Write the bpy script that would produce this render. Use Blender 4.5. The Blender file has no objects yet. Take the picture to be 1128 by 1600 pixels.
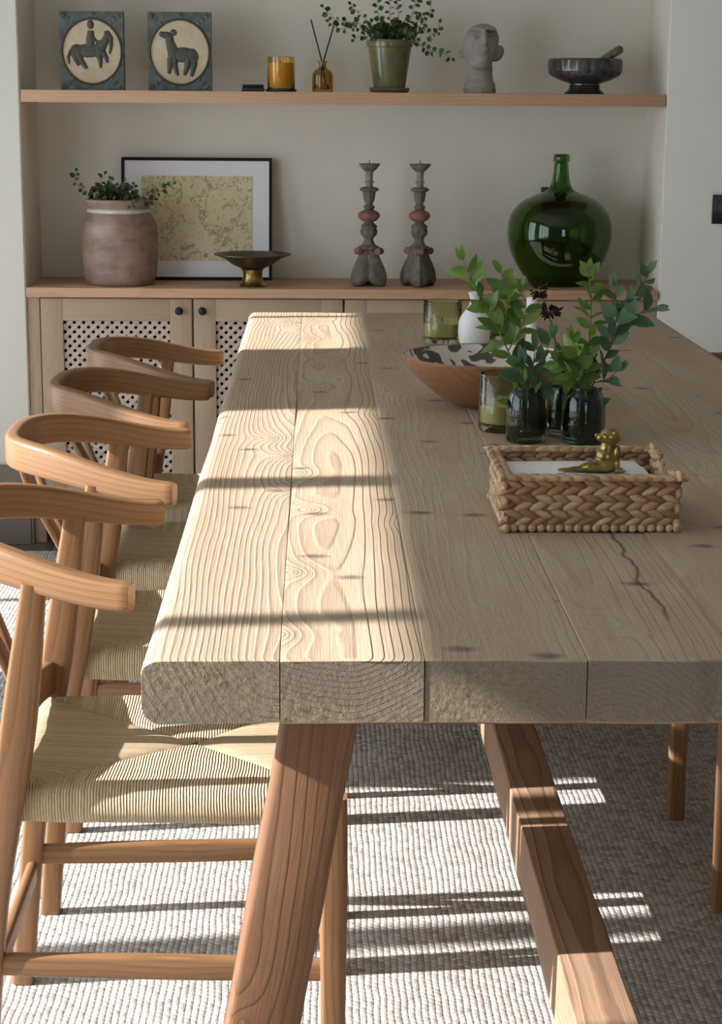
import bpy, bmesh, math, random
from mathutils import Vector, Matrix, Euler, noise as mn
PI = math.pi
random.seed(7)
sc = bpy.context.scene
COL = sc.collection

# ------------------------------------------------------------------ materials
def new_mat(name):
    m = bpy.data.materials.new(name); m.use_nodes = True
    nt = m.node_tree; b = nt.nodes['Principled BSDF']
    return m, nt, b
def N(nt, kind, **kw):
    n = nt.nodes.new(kind)
    for k, v in kw.items():
        if k in n.inputs.keys() if isinstance(k, str) else False: n.inputs[k].default_value = v
        else: setattr(n, k, v)
    return n
def inp(nt, node, key, val):
    if isinstance(val, bpy.types.NodeSocket): nt.links.new(val, node.inputs[key])
    else: node.inputs[key].default_value = val
def math_(nt, op, a, b=None, c=None, clamp=False):
    n = nt.nodes.new('ShaderNodeMath'); n.operation = op; n.use_clamp = clamp
    inp(nt, n, 0, a)
    if b is not None: inp(nt, n, 1, b)
    if c is not None: inp(nt, n, 2, c)
    return n.outputs[0]
def vmath(nt, op, a, b=None):
    n = nt.nodes.new('ShaderNodeVectorMath'); n.operation = op
    inp(nt, n, 0, a)
    if b is not None: inp(nt, n, 1, b)
    return n.outputs['Value'] if op in ('LENGTH', 'DOT_PRODUCT') else n.outputs[0]
def noise_(nt, vec, scale, detail=2.0, rough=.5, dist=0.0, color=False):
    n = nt.nodes.new('ShaderNodeTexNoise')
    if vec is not None: nt.links.new(vec, n.inputs['Vector'])
    n.inputs['Scale'].default_value = scale; n.inputs['Detail'].default_value = detail
    n.inputs['Roughness'].default_value = rough; n.inputs['Distortion'].default_value = dist
    return n.outputs['Color'] if color else n.outputs[0]
def ramp(nt, fac, stops, interp='LINEAR'):
    n = nt.nodes.new('ShaderNodeValToRGB'); n.color_ramp.interpolation = interp
    e = n.color_ramp.elements
    while len(e) < len(stops): e.new(.5)
    for i, (p, c) in enumerate(stops):
        e[i].position = p
        e[i].color = (c, c, c, 1) if isinstance(c, (int, float)) else (*c, 1)
    nt.links.new(fac, n.inputs[0]); return n.outputs[0]
def mix(nt, fac, a, b, mode='MIX'):
    n = nt.nodes.new('ShaderNodeMix'); n.data_type = 'RGBA'; n.blend_type = mode
    inp(nt, n, 'Factor', fac)
    for k, v in ((6, a), (7, b)):
        if isinstance(v, bpy.types.NodeSocket): nt.links.new(v, n.inputs[k])
        else: n.inputs[k].default_value = (*v, 1)
    return n.outputs[2]
def bump(nt, b, h, strength=.5, dist=.002, prev=None):
    n = nt.nodes.new('ShaderNodeBump'); n.inputs['Strength'].default_value = strength
    n.inputs['Distance'].default_value = dist
    nt.links.new(h, n.inputs['Height'])
    if prev is not None: nt.links.new(prev, n.inputs['Normal'])
    if b is not None: nt.links.new(n.outputs[0], b.inputs['Normal'])
    return n.outputs[0]
def texco(nt, which='Object'):
    return nt.nodes.new('ShaderNodeTexCoord').outputs[which]
def attr(nt, name):
    n = nt.nodes.new('ShaderNodeAttribute'); n.attribute_name = name; return n
def sepxyz(nt, v):
    n = nt.nodes.new('ShaderNodeSeparateXYZ'); nt.links.new(v, n.inputs[0]); return n.outputs
def comb(nt, x, y, z):
    n = nt.nodes.new('ShaderNodeCombineXYZ')
    for i, v in enumerate((x, y, z)): inp(nt, n, i, v)
    return n.outputs[0]

def simple(name, col, rough=.6, metal=0.0, mott=0.0, scale=20, bmp=0.0, bscale=60, spec=None, col2=None):
    m, nt, b = new_mat(name)
    b.inputs['Roughness'].default_value = rough; b.inputs['Metallic'].default_value = metal
    b.inputs['Base Color'].default_value = (*col, 1)
    if spec is not None: b.inputs['Specular IOR Level'].default_value = spec
    tc = texco(nt)
    if mott or col2:
        c2 = col2 or tuple(max(0, c*(1-mott)) for c in col)
        f = ramp(nt, noise_(nt, tc, scale, 4, .6), [(.3, 0.), (.7, 1.)])
        nt.links.new(mix(nt, f, c2, col), b.inputs['Base Color'])
    if bmp:
        bump(nt, b, noise_(nt, tc, bscale, 4, .6), bmp, .003)
    return m

def wood(name, light, dark, deep, use_lv=False, yf=1.6, period=.006, ring=.6, wob=.02, fibre=.25, bmp=.3, rough=.6, knots=0.0, patch=.3, knot_col=None, sharp=.55, coat=0.0):
    """solid timber: growth rings round a pith line along wp.y, so faces, edges and ends agree"""
    m, nt, b = new_mat(name)
    wp = attr(nt, 'wp').outputs['Vector']
    s = sepxyz(nt, wp)
    low = comb(nt, math_(nt, 'MULTIPLY', s[0], 5.), math_(nt, 'MULTIPLY', s[1], yf), math_(nt, 'MULTIPLY', s[2], 5.))
    nz = noise_(nt, low, 1., 2, .5, color=True)
    d = vmath(nt, 'SCALE', vmath(nt, 'SUBTRACT', nz, (.5, .5, .5)))
    d.node.inputs['Scale'].default_value = wob*4
    # knots bend the rings
    kv = comb(nt, math_(nt, 'MULTIPLY', s[0], 5.5), math_(nt, 'MULTIPLY', s[1], 4.2), 0.)
    vo = nt.nodes.new('ShaderNodeTexVoronoi'); vo.inputs['Scale'].default_value = 1.; vo.voronoi_dimensions = '2D'
    nt.links.new(kv, vo.inputs['Vector'])
    kd = vo.outputs['Distance']
    gate = math_(nt, 'GREATER_THAN', sepxyz(nt, vo.outputs['Color'])[0], .62)
    p = vmath(nt, 'ADD', wp, d)
    sp = sepxyz(nt, p)
    r = math_(nt, 'SQRT', math_(nt, 'ADD', math_(nt, 'MULTIPLY', sp[0], sp[0]), math_(nt, 'MULTIPLY', sp[2], sp[2])))
    if knots:
        bend = math_(nt, 'MULTIPLY', math_(nt, 'MULTIPLY', gate, math_(nt, 'POWER', 2.718, math_(nt, 'MULTIPLY', kd, -9.))), .03)
        r = math_(nt, 'ADD', r, bend)
    ph = math_(nt, 'FRACT', math_(nt, 'DIVIDE', r, period))
    saw = ramp(nt, ph, [(0., 0.), (sharp, .25), (.88, 1.), (1., 0.)])
    fv = comb(nt, math_(nt, 'MULTIPLY', s[0], 420.), math_(nt, 'MULTIPLY', s[1], 9.), math_(nt, 'MULTIPLY', s[2], 420.))
    fi = noise_(nt, fv, 1., 3, .6)
    pa = ramp(nt, noise_(nt, comb(nt, math_(nt, 'MULTIPLY', s[0], 9.), math_(nt, 'MULTIPLY', s[1], 2.2), math_(nt, 'MULTIPLY', s[2], 9.)), 1., 3, .55), [(.35, 0.), (.68, 1.)])
    if use_lv: saw = math_(nt, 'MULTIPLY', saw, attr(nt, 'lv').outputs['Fac'])
    c = mix(nt, math_(nt, 'MULTIPLY', saw, ring), light, dark)
    c = mix(nt, math_(nt, 'MULTIPLY', pa, patch), c, deep)
    c = mix(nt, math_(nt, 'MULTIPLY', ramp(nt, fi, [(.35, 1.), (.62, 0.)]), fibre), c, dark)
    h = math_(nt, 'SUBTRACT', math_(nt, 'MULTIPLY', fi, .35), math_(nt, 'MULTIPLY', saw, -.8*ring))
    if knots:
        k2 = nt.nodes.new('ShaderNodeTexVoronoi'); k2.inputs['Scale'].default_value = 1.; k2.voronoi_dimensions = '2D'
        kv2 = comb(nt, math_(nt, 'MULTIPLY', s[0], 5.5), math_(nt, 'MULTIPLY', s[1], 9.), 0.)
        wv = vmath(nt, 'ADD', kv2, vmath(nt, 'SCALE', noise_(nt, wp, 40., 2, .5, color=True)))
        wv.node.inputs[1].links[0].from_node.inputs['Scale'].default_value = .12
        nt.links.new(wv, k2.inputs['Vector'])
        g2 = math_(nt, 'GREATER_THAN', sepxyz(nt, k2.outputs['Color'])[1], .66)
        kk = math_(nt, 'MULTIPLY', math_(nt, 'MULTIPLY', ramp(nt, k2.outputs['Distance'], [(.04, 1.), (.13, 0.)]), g2), knots)
        c = mix(nt, kk, c, knot_col or deep)
        h = math_(nt, 'SUBTRACT', h, math_(nt, 'MULTIPLY', kk, .6))
    nt.links.new(c, b.inputs['Base Color'])
    b.inputs['Roughness'].default_value = rough
    b.inputs['Specular IOR Level'].default_value = .3
    if coat: b.inputs['Coat Weight'].default_value = coat; b.inputs['Coat Roughness'].default_value = .35
    bump(nt, b, h, bmp, .0015)
    return m

M = {}
M['plaster'] = simple('plaster', (.72, .675, .585), .92, mott=.10, scale=2.2, bmp=.18, bscale=14)
M['white_wall'] = simple('white_wall', (.74, .72, .66), .9, mott=.05, scale=2, bmp=.12, bscale=18)
M['ceiling'] = simple('ceiling_paint', (.62, .60, .56), .95)
M['greige_wall'] = simple('greige_wall', (.40, .375, .33), .92, mott=.06, scale=2)
M['skirting'] = simple('skirting_paint', (.20, .165, .13), .6, mott=.2, scale=6)
M['table'] = wood('weathered_pine', (.475, .385, .275), (.26, .18, .12), (.42, .29, .195), use_lv=True, yf=1.0, period=.0066, ring=.6, wob=.014, fibre=.26, bmp=1.0, rough=.8, knots=.8, knot_col=(.13, .08, .06), patch=.75)
M['leg_pine'] = wood('reddish_pine', (.235, .122, .060), (.11, .048, .026), (.14, .055, .036), period=.011, ring=.55, wob=.022, fibre=.35, bmp=.5, rough=.6, knots=.5, knot_col=(.05, .02, .02), patch=.55)
M['beam_pine'] = wood('brown_pine', (.36, .235, .15), (.16, .09, .055), (.27, .16, .10), period=.0055, ring=.75, wob=.006, fibre=.3, bmp=.7, rough=.7)
M['chair'] = wood('oiled_ash', (.268, .145, .067), (.125, .055, .021), (.20, .095, .040), period=.0075, ring=.5, wob=.014, fibre=.3, bmp=.12, rough=.42, patch=.4, coat=.12)
M['oak'] = wood('pale_oak', (.42, .32, .225), (.31, .22, .145), (.37, .265, .18), period=.006, ring=.35, wob=.015, fibre=.28, bmp=.15, rough=.6, patch=.4)
M['shelf'] = wood('warm_oak', (.54, .345, .22), (.40, .215, .12), (.46, .25, .15), period=.008, ring=.5, wob=.02, fibre=.2, bmp=.1, rough=.55, patch=.4)
M['floor'] = wood('dark_oak_floor', (.16, .125, .09), (.09, .065, .045), (.12, .09, .06), period=.01, ring=.5, wob=.02, fibre=.3, bmp=.2, rough=.5)
M['bowl_wood'] = wood('mango_wood', (.33, .18, .09), (.18, .085, .04), (.22, .10, .045), period=.014, ring=.6, wob=.03, fibre=.2, bmp=.1, rough=.45, patch=.5, coat=.2)
M['black'] = simple('black_frame', (.008, .009, .012), .6, spec=.2)
M['black_glass'] = simple('black_plastic', (.012, .014, .018), .3)
M['iron'] = simple('black_iron', (.022, .017, .013), .35, metal=.6)
M['paper'] = simple('white_paper', (.80, .79, .80), .8)
M['napkin'] = simple('white_napkin', (.82, .81, .82), .85, mott=.05, scale=12)
M['soil'] = simple('soil', (.03, .022, .015), .95, mott=.5, scale=80, bmp=.6, bscale=200)
M['stone'] = simple('grey_stone', (.31, .275, .245), .9, mott=.22, scale=22, bmp=.25, bscale=120)
M['brass'] = simple('aged_brass', (.42, .31, .10), .30, metal=.95, col2=(.13, .085, .03), scale=38)
M['bronze'] = simple('dark_bronze', (.10, .075, .045), .33, metal=.75, mott=.5, scale=20)
M['wax'] = simple('cream_wax', (.55, .50, .25), .5)
M['wax'].node_tree.nodes['Principled BSDF'].inputs['Subsurface Weight'].default_value = .0
M['candle_white'] = simple('white_candle_wax', (.82, .82, .80), .5)
M['white_ceramic'] = simple('white_ceramic', (.80, .80, .79), .35)
M['amber_wax'] = simple('amber_wax', (.85, .58, .16), .5)
M['reed'] = simple('black_reed', (.012, .010, .009), .7)
M['stem'] = simple('green_stem', (.12, .13, .035), .6)
M['stem_brown'] = simple('brown_stem', (.11, .06, .035), .7)
M['dried'] = simple('dried_flower', (.035, .018, .014), .95, mott=.6, scale=160, bmp=.6, bscale=300)
M['metal_bowl'] = simple('grey_metal', (.13, .12, .12), .25, metal=.55, col2=(.045, .04, .04), scale=45, bmp=.2, bscale=70)
M['marble'] = simple('green_marble', (.26, .225, .12), .3, col2=(.03, .035, .02), scale=50)

def leaf_mat(name, c1, c2, back=.4):
    m, nt, b = new_mat(name)
    oi = attr(nt, 'lv').outputs['Fac']
    nt.links.new(mix(nt, oi, c1, c2), b.inputs['Base Color'])
    b.inputs['Roughness'].default_value = .38
    b.inputs['Specular IOR Level'].default_value = .5
    tr = nt.nodes.new('ShaderNodeBsdfTranslucent')
    nt.links.new(mix(nt, oi, tuple(min(1, c*1.8) for c in c1), tuple(min(1, c*1.8) for c in c2)), tr.inputs[0])
    ms = nt.nodes.new('ShaderNodeMixShader'); ms.inputs[0].default_value = .28
    nt.links.new(b.outputs[0], ms.inputs[1]); nt.links.new(tr.outputs[0], ms.inputs[2])
    nt.links.new(ms.outputs[0], nt.nodes['Material Output'].inputs[0])
    return m
M['leaf'] = leaf_mat('fresh_leaf', (.055, .135, .025), (.17, .27, .05))
M['leaf_blue'] = leaf_mat('blue_green_leaf', (.04, .10, .045), (.13, .22, .13))
M['leaf_dark'] = leaf_mat('dark_small_leaf', (.012, .040, .010), (.05, .11, .025))

def glass(name, col, rough=.03, ior=1.45, bmp=0.0, bs=60):
    m, nt, b = new_mat(name)
    b.inputs['Base Color'].default_value = (*col, 1)
    b.inputs['Transmission Weight'].default_value = 1.0
    b.inputs['Roughness'].default_value = rough; b.inputs['IOR'].default_value = ior
    if bmp: bump(nt, b, noise_(nt, texco(nt), bs, 2, .5), bmp, .002)
    return m
M['demijohn'] = glass('deep_green_glass', (.17, .36, .075), .015)
M['votive'] = glass('olive_glass', (.82, .84, .62), .04, bmp=.35, bs=120)
M['vase'] = glass('dark_green_vase_glass', (.19, .26, .20), .06)
M['amber_glass'] = glass('amber_glass', (.95, .74, .32), .03)
M['amber_dark'] = glass('brown_amber_glass', (.62, .45, .16), .03)

def m_rush():
    m, nt, b = new_mat('woven_rush')
    uv = attr(nt, 'wp').outputs['Vector']; s = sepxyz(nt, uv)   # x across strands, y along them
    w = math_(nt, 'ADD', s[0], math_(nt, 'MULTIPLY', math_(nt, 'SUBTRACT', noise_(nt, uv, 14., 2), .5), .006))
    ph = math_(nt, 'MULTIPLY', w, 2*PI/.0039)
    st = math_(nt, 'MULTIPLY_ADD', math_(nt, 'SINE', ph), .5, .5)
    idx = math_(nt, 'FLOOR', math_(nt, 'DIVIDE', w, .0039))
    rnd = nt.nodes.new('ShaderNodeTexWhiteNoise'); rnd.noise_dimensions = '1D'; nt.links.new(idx, rnd.inputs['W'])
    fv = comb(nt, math_(nt, 'MULTIPLY', s[0], 700.), math_(nt, 'MULTIPLY', s[1], 90.), 0.)
    fi = noise_(nt, fv, 1., 3, .6)
    c = mix(nt, rnd.outputs[0], (.50, .385, .235), (.66, .535, .35))
    c = mix(nt, math_(nt, 'MULTIPLY', ramp(nt, fi, [(.35, 1.), (.6, 0.)]), .45), c, (.33, .24, .13))
    c = mix(nt, ramp(nt, st, [(0., .6), (.30, 0.)]), c, (.19, .135, .075))
    nt.links.new(c, b.inputs['Base Color']); b.inputs['Roughness'].default_value = .75
    bump(nt, b, math_(nt, 'ADD', st, math_(nt, 'MULTIPLY', fi, .5)), .8, .002)
    return m
M['rush'] = m_rush()

def m_rug():
    m, nt, b = new_mat('woven_wool_rug')
    tc = texco(nt); s = sepxyz(nt, tc)
    wob = noise_(nt, tc, 9., 2)
    u = math_(nt, 'ADD', s[0], math_(nt, 'MULTIPLY', wob, .010))
    colw = .0105; rowh = .0125
    col_i = math_(nt, 'FLOOR', math_(nt, 'DIVIDE', u, colw))
    off = math_(nt, 'MULTIPLY', math_(nt, 'MODULO', col_i, 2.), .5)
    v = math_(nt, 'ADD', math_(nt, 'DIVIDE', math_(nt, 'ADD', s[1], math_(nt, 'MULTIPLY', noise_(nt, tc, 16., 2), .02)), rowh), off)
    row_i = math_(nt, 'FLOOR', v)
    a = math_(nt, 'SINE', math_(nt, 'MULTIPLY', math_(nt, 'FRACT', math_(nt, 'DIVIDE', u, colw)), PI))
    c_ = math_(nt, 'SINE', math_(nt, 'MULTIPLY', math_(nt, 'FRACT', v), PI))
    h = math_(nt, 'MULTIPLY', math_(nt, 'POWER', a, .6), math_(nt, 'POWER', c_, .5))
    wn = nt.nodes.new('ShaderNodeTexWhiteNoise'); wn.noise_dimensions = '2D'
    nt.links.new(comb(nt, col_i, row_i, 0.), wn.inputs['Vector'])
    f = ramp(nt, wn.outputs[0], [(.0, 0.), (.55, .7), (1., 1.)])
    c = mix(nt, f, (.36, .325, .29), (.68, .665, .63))
    fib = noise_(nt, tc, 420., 3, .7)
    c = mix(nt, ramp(nt, fib, [(.3, .5), (.62, 0.)]), c, (.30, .27, .24))
    c = mix(nt, ramp(nt, h, [(.1, .55), (.5, 0.)]), c, (.27, .24, .21))
    c = mix(nt, math_(nt, 'MULTIPLY', ramp(nt, noise_(nt, tc, 3.2, 3), [(.4, 0.), (.65, 1.)]), .25), c, (.30, .26, .22))
    nt.links.new(c, b.inputs['Base Color']); b.inputs['Roughness'].default_value = .95
    b.inputs['Specular IOR Level'].default_value = .1
    bump(nt, b, math_(nt, 'ADD', h, math_(nt, 'MULTIPLY', fib, .6)), .7, .0035)
    return m
M['rug'] = m_rug()

def m_map():
    m, nt, b = new_mat('old_map_print')
    tc = texco(nt)
    d = vmath(nt, 'ADD', tc, vmath(nt, 'SCALE', noise_(nt, tc, 14., 3, .6, color=True)))
    d.node.inputs[1].links[0].from_node.inputs['Scale'].default_value = .12
    n1 = noise_(nt, d, 8., 6, .66)
    line = ramp(nt, math_(nt, 'ABSOLUTE', math_(nt, 'SUBTRACT', math_(nt, 'FRACT', math_(nt, 'MULTIPLY', n1, 7.)), .5)), [(0., 1.), (.14, 0.)])
    n2 = noise_(nt, d, 5., 3, .5)
    c = mix(nt, ramp(nt, n2, [(.35, 0.), (.65, 1.)]), (.66, .58, .35), (.72, .64, .46))
    c = mix(nt, math_(nt, 'MULTIPLY', line, .8), c, (.16, .13, .07))
    c = mix(nt, math_(nt, 'MULTIPLY', ramp(nt, noise_(nt, tc, 60., 4, .7), [(.5, 0.), (.7, 1.)]), .45), c, (.36, .31, .22))
    dist = vmath(nt, 'LENGTH', vmath(nt, 'SUBTRACT', tc, (.015, 0., .215)))
    town = math_(nt, 'MULTIPLY', ramp(nt, dist, [(.006, 1.), (.020, 0.)]), ramp(nt, noise_(nt, tc, 130., 2), [(.42, 0.), (.55, 1.)]))
    c = mix(nt, math_(nt, 'MULTIPLY', town, .8), c, (.12, .12, .14))
    nt.links.new(c, b.inputs['Base Color']); b.inputs['Roughness'].default_value = .8
    return m
M['map'] = m_map()

def m_jar():
    m, nt, b = new_mat('weathered_terracotta')
    tc = texco(nt)
    st = noise_(nt, comb_scaled(nt, tc, (6, 6, 22)), 1., 4, .6)
    n = noise_(nt, tc, 11., 4, .6)
    c = mix(nt, ramp(nt, st, [(.35, 0.), (.65, 1.)]), (.17, .10, .075), (.30, .195, .15))
    c = mix(nt, math_(nt, 'MULTIPLY', ramp(nt, n, [(.5, 0.), (.72, 1.)]), .6), c, (.40, .31, .26))
    c = mix(nt, math_(nt, 'MULTIPLY', ramp(nt, noise_(nt, tc, 19., 3), [(.55, 0.), (.7, 1.)]), .5), c, (.15, .085, .07))
    nt.links.new(c, b.inputs['Base Color']); b.inputs['Roughness'].default_value = .5
    bump(nt, b, n, .3, .004)
    return m
def comb_scaled(nt, v, k):
    n = nt.nodes.new('ShaderNodeVectorMath'); n.operation = 'MULTIPLY'
    nt.links.new(v, n.inputs[0]); n.inputs[1].default_value = k; return n.outputs[0]
M['jar'] = m_jar()
M['jar_glaze'] = simple('pale_glaze_band', (.62, .56, .49), .35, mott=.35, scale=30)
M['green_pot'] = simple('olive_glazed_clay', (.17, .155, .07), .18, col2=(.075, .082, .04), scale=14)
M['pot_saucer'] = simple('brown_olive_clay', (.16, .125, .075), .35, mott=.4, scale=20)
M['verdigris'] = simple('verdigris_metal', (.12, .15, .135), .55, metal=.2, col2=(.045, .052, .048), scale=34, bmp=.5, bscale=70)
M['cream_dish'] = simple('cream_relief_ground', (.56, .47, .34), .7, col2=(.44, .35, .22), scale=24, bmp=.3, bscale=60)
M['relief'] = simple('dark_green_relief', (.07, .072, .052), .6, mott=.4, scale=40)
M['rim_brown'] = simple('brown_ring', (.07, .04, .028), .6)
M['candle_old'] = simple('worn_grey_green_paint', (.17, .148, .108), .75, col2=(.07, .06, .045), scale=42, bmp=.6, bscale=90)
M['candle_red'] = simple('worn_red_paint', (.28, .10, .085), .65, col2=(.12, .08, .06), scale=34, bmp=.5, bscale=90)
M['candle_grey'] = simple('worn_silver_paint', (.25, .23, .20), .6, col2=(.13, .12, .10), scale=50, bmp=.4, bscale=90)
M['basket'] = None
def m_basket():
    m, nt, b = new_mat('water_hyacinth_braid')
    lv = attr(nt, 'lv').outputs['Fac']; tc = texco(nt)
    c = ramp(nt, lv, [(0., (.27, .13, .06)), (.45, (.46, .29, .155)), (1., (.62, .44, .27))])
    f = noise_(nt, comb_scaled(nt, tc, (60, 60, 240)), 1., 3, .6)
    c = mix(nt, math_(nt, 'MULTIPLY', ramp(nt, f, [(.4, 1.), (.6, 0.)]), .35), c, (.20, .10, .05))
    nt.links.new(c, b.inputs['Base Color']); b.inputs['Roughness'].default_value = .55
    bump(nt, b, f, .3, .0015)
    return m
M['basket'] = m_basket()
M['basket_core'] = simple('basket_core', (.20, .11, .055), .8)
def m_bowl_in():
    m, nt, b = new_mat('painted_leaf_pattern')
    tc = texco(nt)
    vo = nt.nodes.new('ShaderNodeTexVoronoi'); vo.inputs['Scale'].default_value = 26.
    vo.feature = 'SMOOTH_F1'
    vv = comb_scaled(nt, vmath(nt, 'ADD', tc, vmath(nt, 'SCALE', noise_(nt, tc, 12., 2, .5, color=True))), (1, .55, 1))
    vv.node.inputs[0].links[0].from_node.inputs[1].links[0].from_node.inputs['Scale'].default_value = .09
    nt.links.new(vv, vo.inputs['Vector'])
    w = noise_(nt, tc, 28., 2, .4, 1.2)
    f = ramp(nt, w, [(.47, 0.), (.50, 1.)])
    g = ramp(nt, vo.outputs['Distance'], [(.38, 1.), (.45, 0.)])
    f2 = math_(nt, 'MULTIPLY', f, g)
    c = mix(nt, f2, (.66, .62, .55), (.085, .07, .055))
    nt.links.new(c, b.inputs['Base Color']); b.inputs['Roughness'].default_value = .22
    return m
M['bowl_in'] = m_bowl_in()

# ------------------------------------------------------------------ geometry
class G:
    def __init__(s): s.v = []; s.f = []; s.w = []; s.mi = []; s.l = []
    def add(s, verts, faces, wfun=None, ws=None, mi=0, lv=.5):
        o = len(s.v)
        s.v += [Vector(p) for p in verts]
        s.w += list(ws) if ws is not None else [Vector(wfun(Vector(p))) if wfun else Vector(p) for p in verts]
        s.f += [tuple(i+o for i in f) for f in faces]
        s.mi += [mi]*len(faces); s.l += [lv]*len(verts)
        return s
    def box(s, x0, x1, y0, y1, z0, z1, bev=.002, axis=None, seg=2, mi=0, xf=None, lv=.5, seed=None):
        bm = bmesh.new(); bmesh.ops.create_cube(bm, size=1)
        for v in bm.verts:
            v.co = Vector(((x0+x1)/2+v.co.x*(x1-x0), (y0+y1)/2+v.co.y*(y1-y0), (z0+z1)/2+v.co.z*(z1-z0)))
        if bev: bmesh.ops.bevel(bm, geom=bm.edges[:], offset=bev, segments=seg, profile=.5, affect='EDGES')
        dims = (x1-x0, y1-y0, z1-z0)
        ax = axis if axis is not None else dims.index(max(dims))
        rnd = random.Random(seed if seed is not None else random.random())
        off = Vector((rnd.uniform(-.12, .12), rnd.uniform(-5, 5), rnd.uniform(.03, .16)*rnd.choice((-1, 1))))
        c = Vector(((x0+x1)/2, (y0+y1)/2, (z0+z1)/2))
        def w(p):
            q = p-c
            q = {0: Vector((q.y, q.x, q.z)), 1: q, 2: Vector((q.x, q.z, q.y))}[ax]
            return q+off
        vs = [v.co.copy() for v in bm.verts]; ws = [w(p) for p in vs]
        if xf: vs = [xf(p) if callable(xf) else xf @ p for p in vs]
        s.add(vs, [[v.index for v in f.verts] for f in bm.faces], ws=ws, mi=mi, lv=lv)
        bm.free(); return s
    def sweep(s, path, secs, ups=None, cap=True, mi=0, lv=.5, seed=None, closed=False):
        """path: points; secs: list (one per point) of [(u,v)..]; u along side vector, v along up"""
        n = len(path); P = [Vector(p) for p in path]; m = len(secs[0])
        rnd = random.Random(seed if seed is not None else random.random())
        off = Vector((rnd.uniform(-.1, .1), rnd.uniform(-5, 5), rnd.uniform(.03, .14)))
        vs = []; ws = []; L = 0
        for i in range(n):
            if closed: t = (P[(i+1) % n]-P[i-1]).normalized()
            else: t = (P[min(i+1, n-1)]-P[max(i-1, 0)]).normalized()
            up = Vector(ups[i]) if isinstance(ups, list) else Vector(ups or (0, 0, 1))
            side = t.cross(up)
            if side.length < 1e-5: side = t.cross(Vector((1, 0, 0)))
            side.normalize(); up2 = side.cross(t).normalized()
            if i: L += (P[i]-P[i-1]).length
            for (u, v) in secs[i]:
                vs.append(P[i]+side*u+up2*v); ws.append(Vector((u, L, v))+off)
        fs = []
        for i in range(n if closed else n-1):
            j = (i+1) % n
            for k in range(m):
                fs.append((i*m+k, i*m+(k+1) % m, j*m+(k+1) % m, j*m+k))
        if cap and not closed:
            fs.append(tuple(range(m-1, -1, -1))); fs.append(tuple((n-1)*m+k for k in range(m)))
        s.add(vs, fs, ws=ws, mi=mi, lv=lv); return s
    def tube(s, path, r, n=10, mi=0, lv=.5, **k):
        rs = r if isinstance(r, (list, tuple)) else [r]*len(path)
        secs = [[(q*math.cos(2*PI*i/n), q*math.sin(2*PI*i/n)) for i in range(n)] for q in rs]
        return s.sweep(path, secs, mi=mi, lv=lv, **k)
    def lathe(s, prof, n=48, c=(0, 0, 0), mi=0, rf=None, lv=.5, mif=None):
        """prof: (r,z) from axis to axis (or open); rf(theta,z)->radius factor"""
        vs = []; fs = []; idx = []
        c = Vector(c)
        for (r, z) in prof:
            if r < 1e-6: idx.append([len(vs)]); vs.append(c+Vector((0, 0, z)))
            else:
                row = []
                for k in range(n):
                    th = 2*PI*k/n; q = r*(rf(th, z) if rf else 1)
                    row.append(len(vs)); vs.append(c+Vector((q*math.cos(th), q*math.sin(th), z)))
                idx.append(row)
        mis = []
        for i in range(len(prof)-1):
            a, b = idx[i], idx[i+1]
            for k in range(n):
                k2 = (k+1) % n
                if len(a) == 1 and len(b) == 1: continue
                if len(a) == 1: f = (a[0], b[k2], b[k])
                elif len(b) == 1: f = (a[k], a[k2], b[0])
                else: f = (a[k], a[k2], b[k2], b[k])
                fs.append(f); mis.append(mif(i) if mif else mi)
        o = len(s.f); s.add(vs, fs, wfun=lambda p: (p.x+.07, p.z, p.y+.05), mi=mi, lv=lv)
        s.mi[o:] = mis
        return s
    def ellipsoid(s, c, r, rot=None, n=10, m=7, mi=0, lv=.5):
        vs = []; fs = []; c = Vector(c); R = rot.to_matrix() if isinstance(rot, Euler) else (rot or Matrix.Identity(3))
        vs.append(c+R @ Vector((0, 0, r[2])))
        for i in range(1, m):
            ph = PI*i/m
            for k in range(n):
                th = 2*PI*k/n
                vs.append(c+R @ Vector((r[0]*math.sin(ph)*math.cos(th), r[1]*math.sin(ph)*math.sin(th), r[2]*math.cos(ph))))
        vs.append(c+R @ Vector((0, 0, -r[2]))); last = len(vs)-1
        for k in range(n):
            fs.append((0, 1+k, 1+(k+1) % n)); fs.append((last, last-n+(k+1) % n, last-n+k))
        for i in range(m-2):
            for k in range(n):
                a = 1+i*n; fs.append((a+k, a+n+k, a+n+(k+1) % n, a+(k+1) % n))
        s.add(vs, fs, mi=mi, lv=lv); return s
    def prism(s, poly, y0, y1, mi=0, plane='xz', lv=.5):
        """extrude polygon (a,b) in xz between y0 and y1"""
        n = len(poly)
        f3 = (lambda a, b, y: Vector((a, y, b))) if plane == 'xz' else (lambda a, b, y: Vector((a, b, y)))
        vs = [f3(a, b, y0) for a, b in poly]+[f3(a, b, y1) for a, b in poly]
        fs = [tuple(range(n)), tuple(range(2*n-1, n-1, -1))]+[(i, i+n, (i+1) % n+n, (i+1) % n) for i in range(n)]
        s.add(vs, fs, mi=mi, lv=lv); return s
    def build(s, name, mats, parent=None, smooth=35, recalc=True):
        me = bpy.data.meshes.new(name)
        me.from_pydata([tuple(v) for v in s.v], [], s.f)
        a = me.attributes.new('wp', 'FLOAT_VECTOR', 'POINT'); a.data.foreach_set('vector', [x for w in s.w for x in w])
        a = me.attributes.new('lv', 'FLOAT', 'POINT'); a.data.foreach_set('value', s.l)
        if not isinstance(mats, (list, tuple)): mats = [mats]
        for m in mats: me.materials.append(m)
        me.polygons.foreach_set('material_index', s.mi)
        if recalc:
            bm = bmesh.new(); bm.from_mesh(me); bmesh.ops.recalc_face_normals(bm, faces=bm.faces); bm.to_mesh(me); bm.free()
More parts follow.
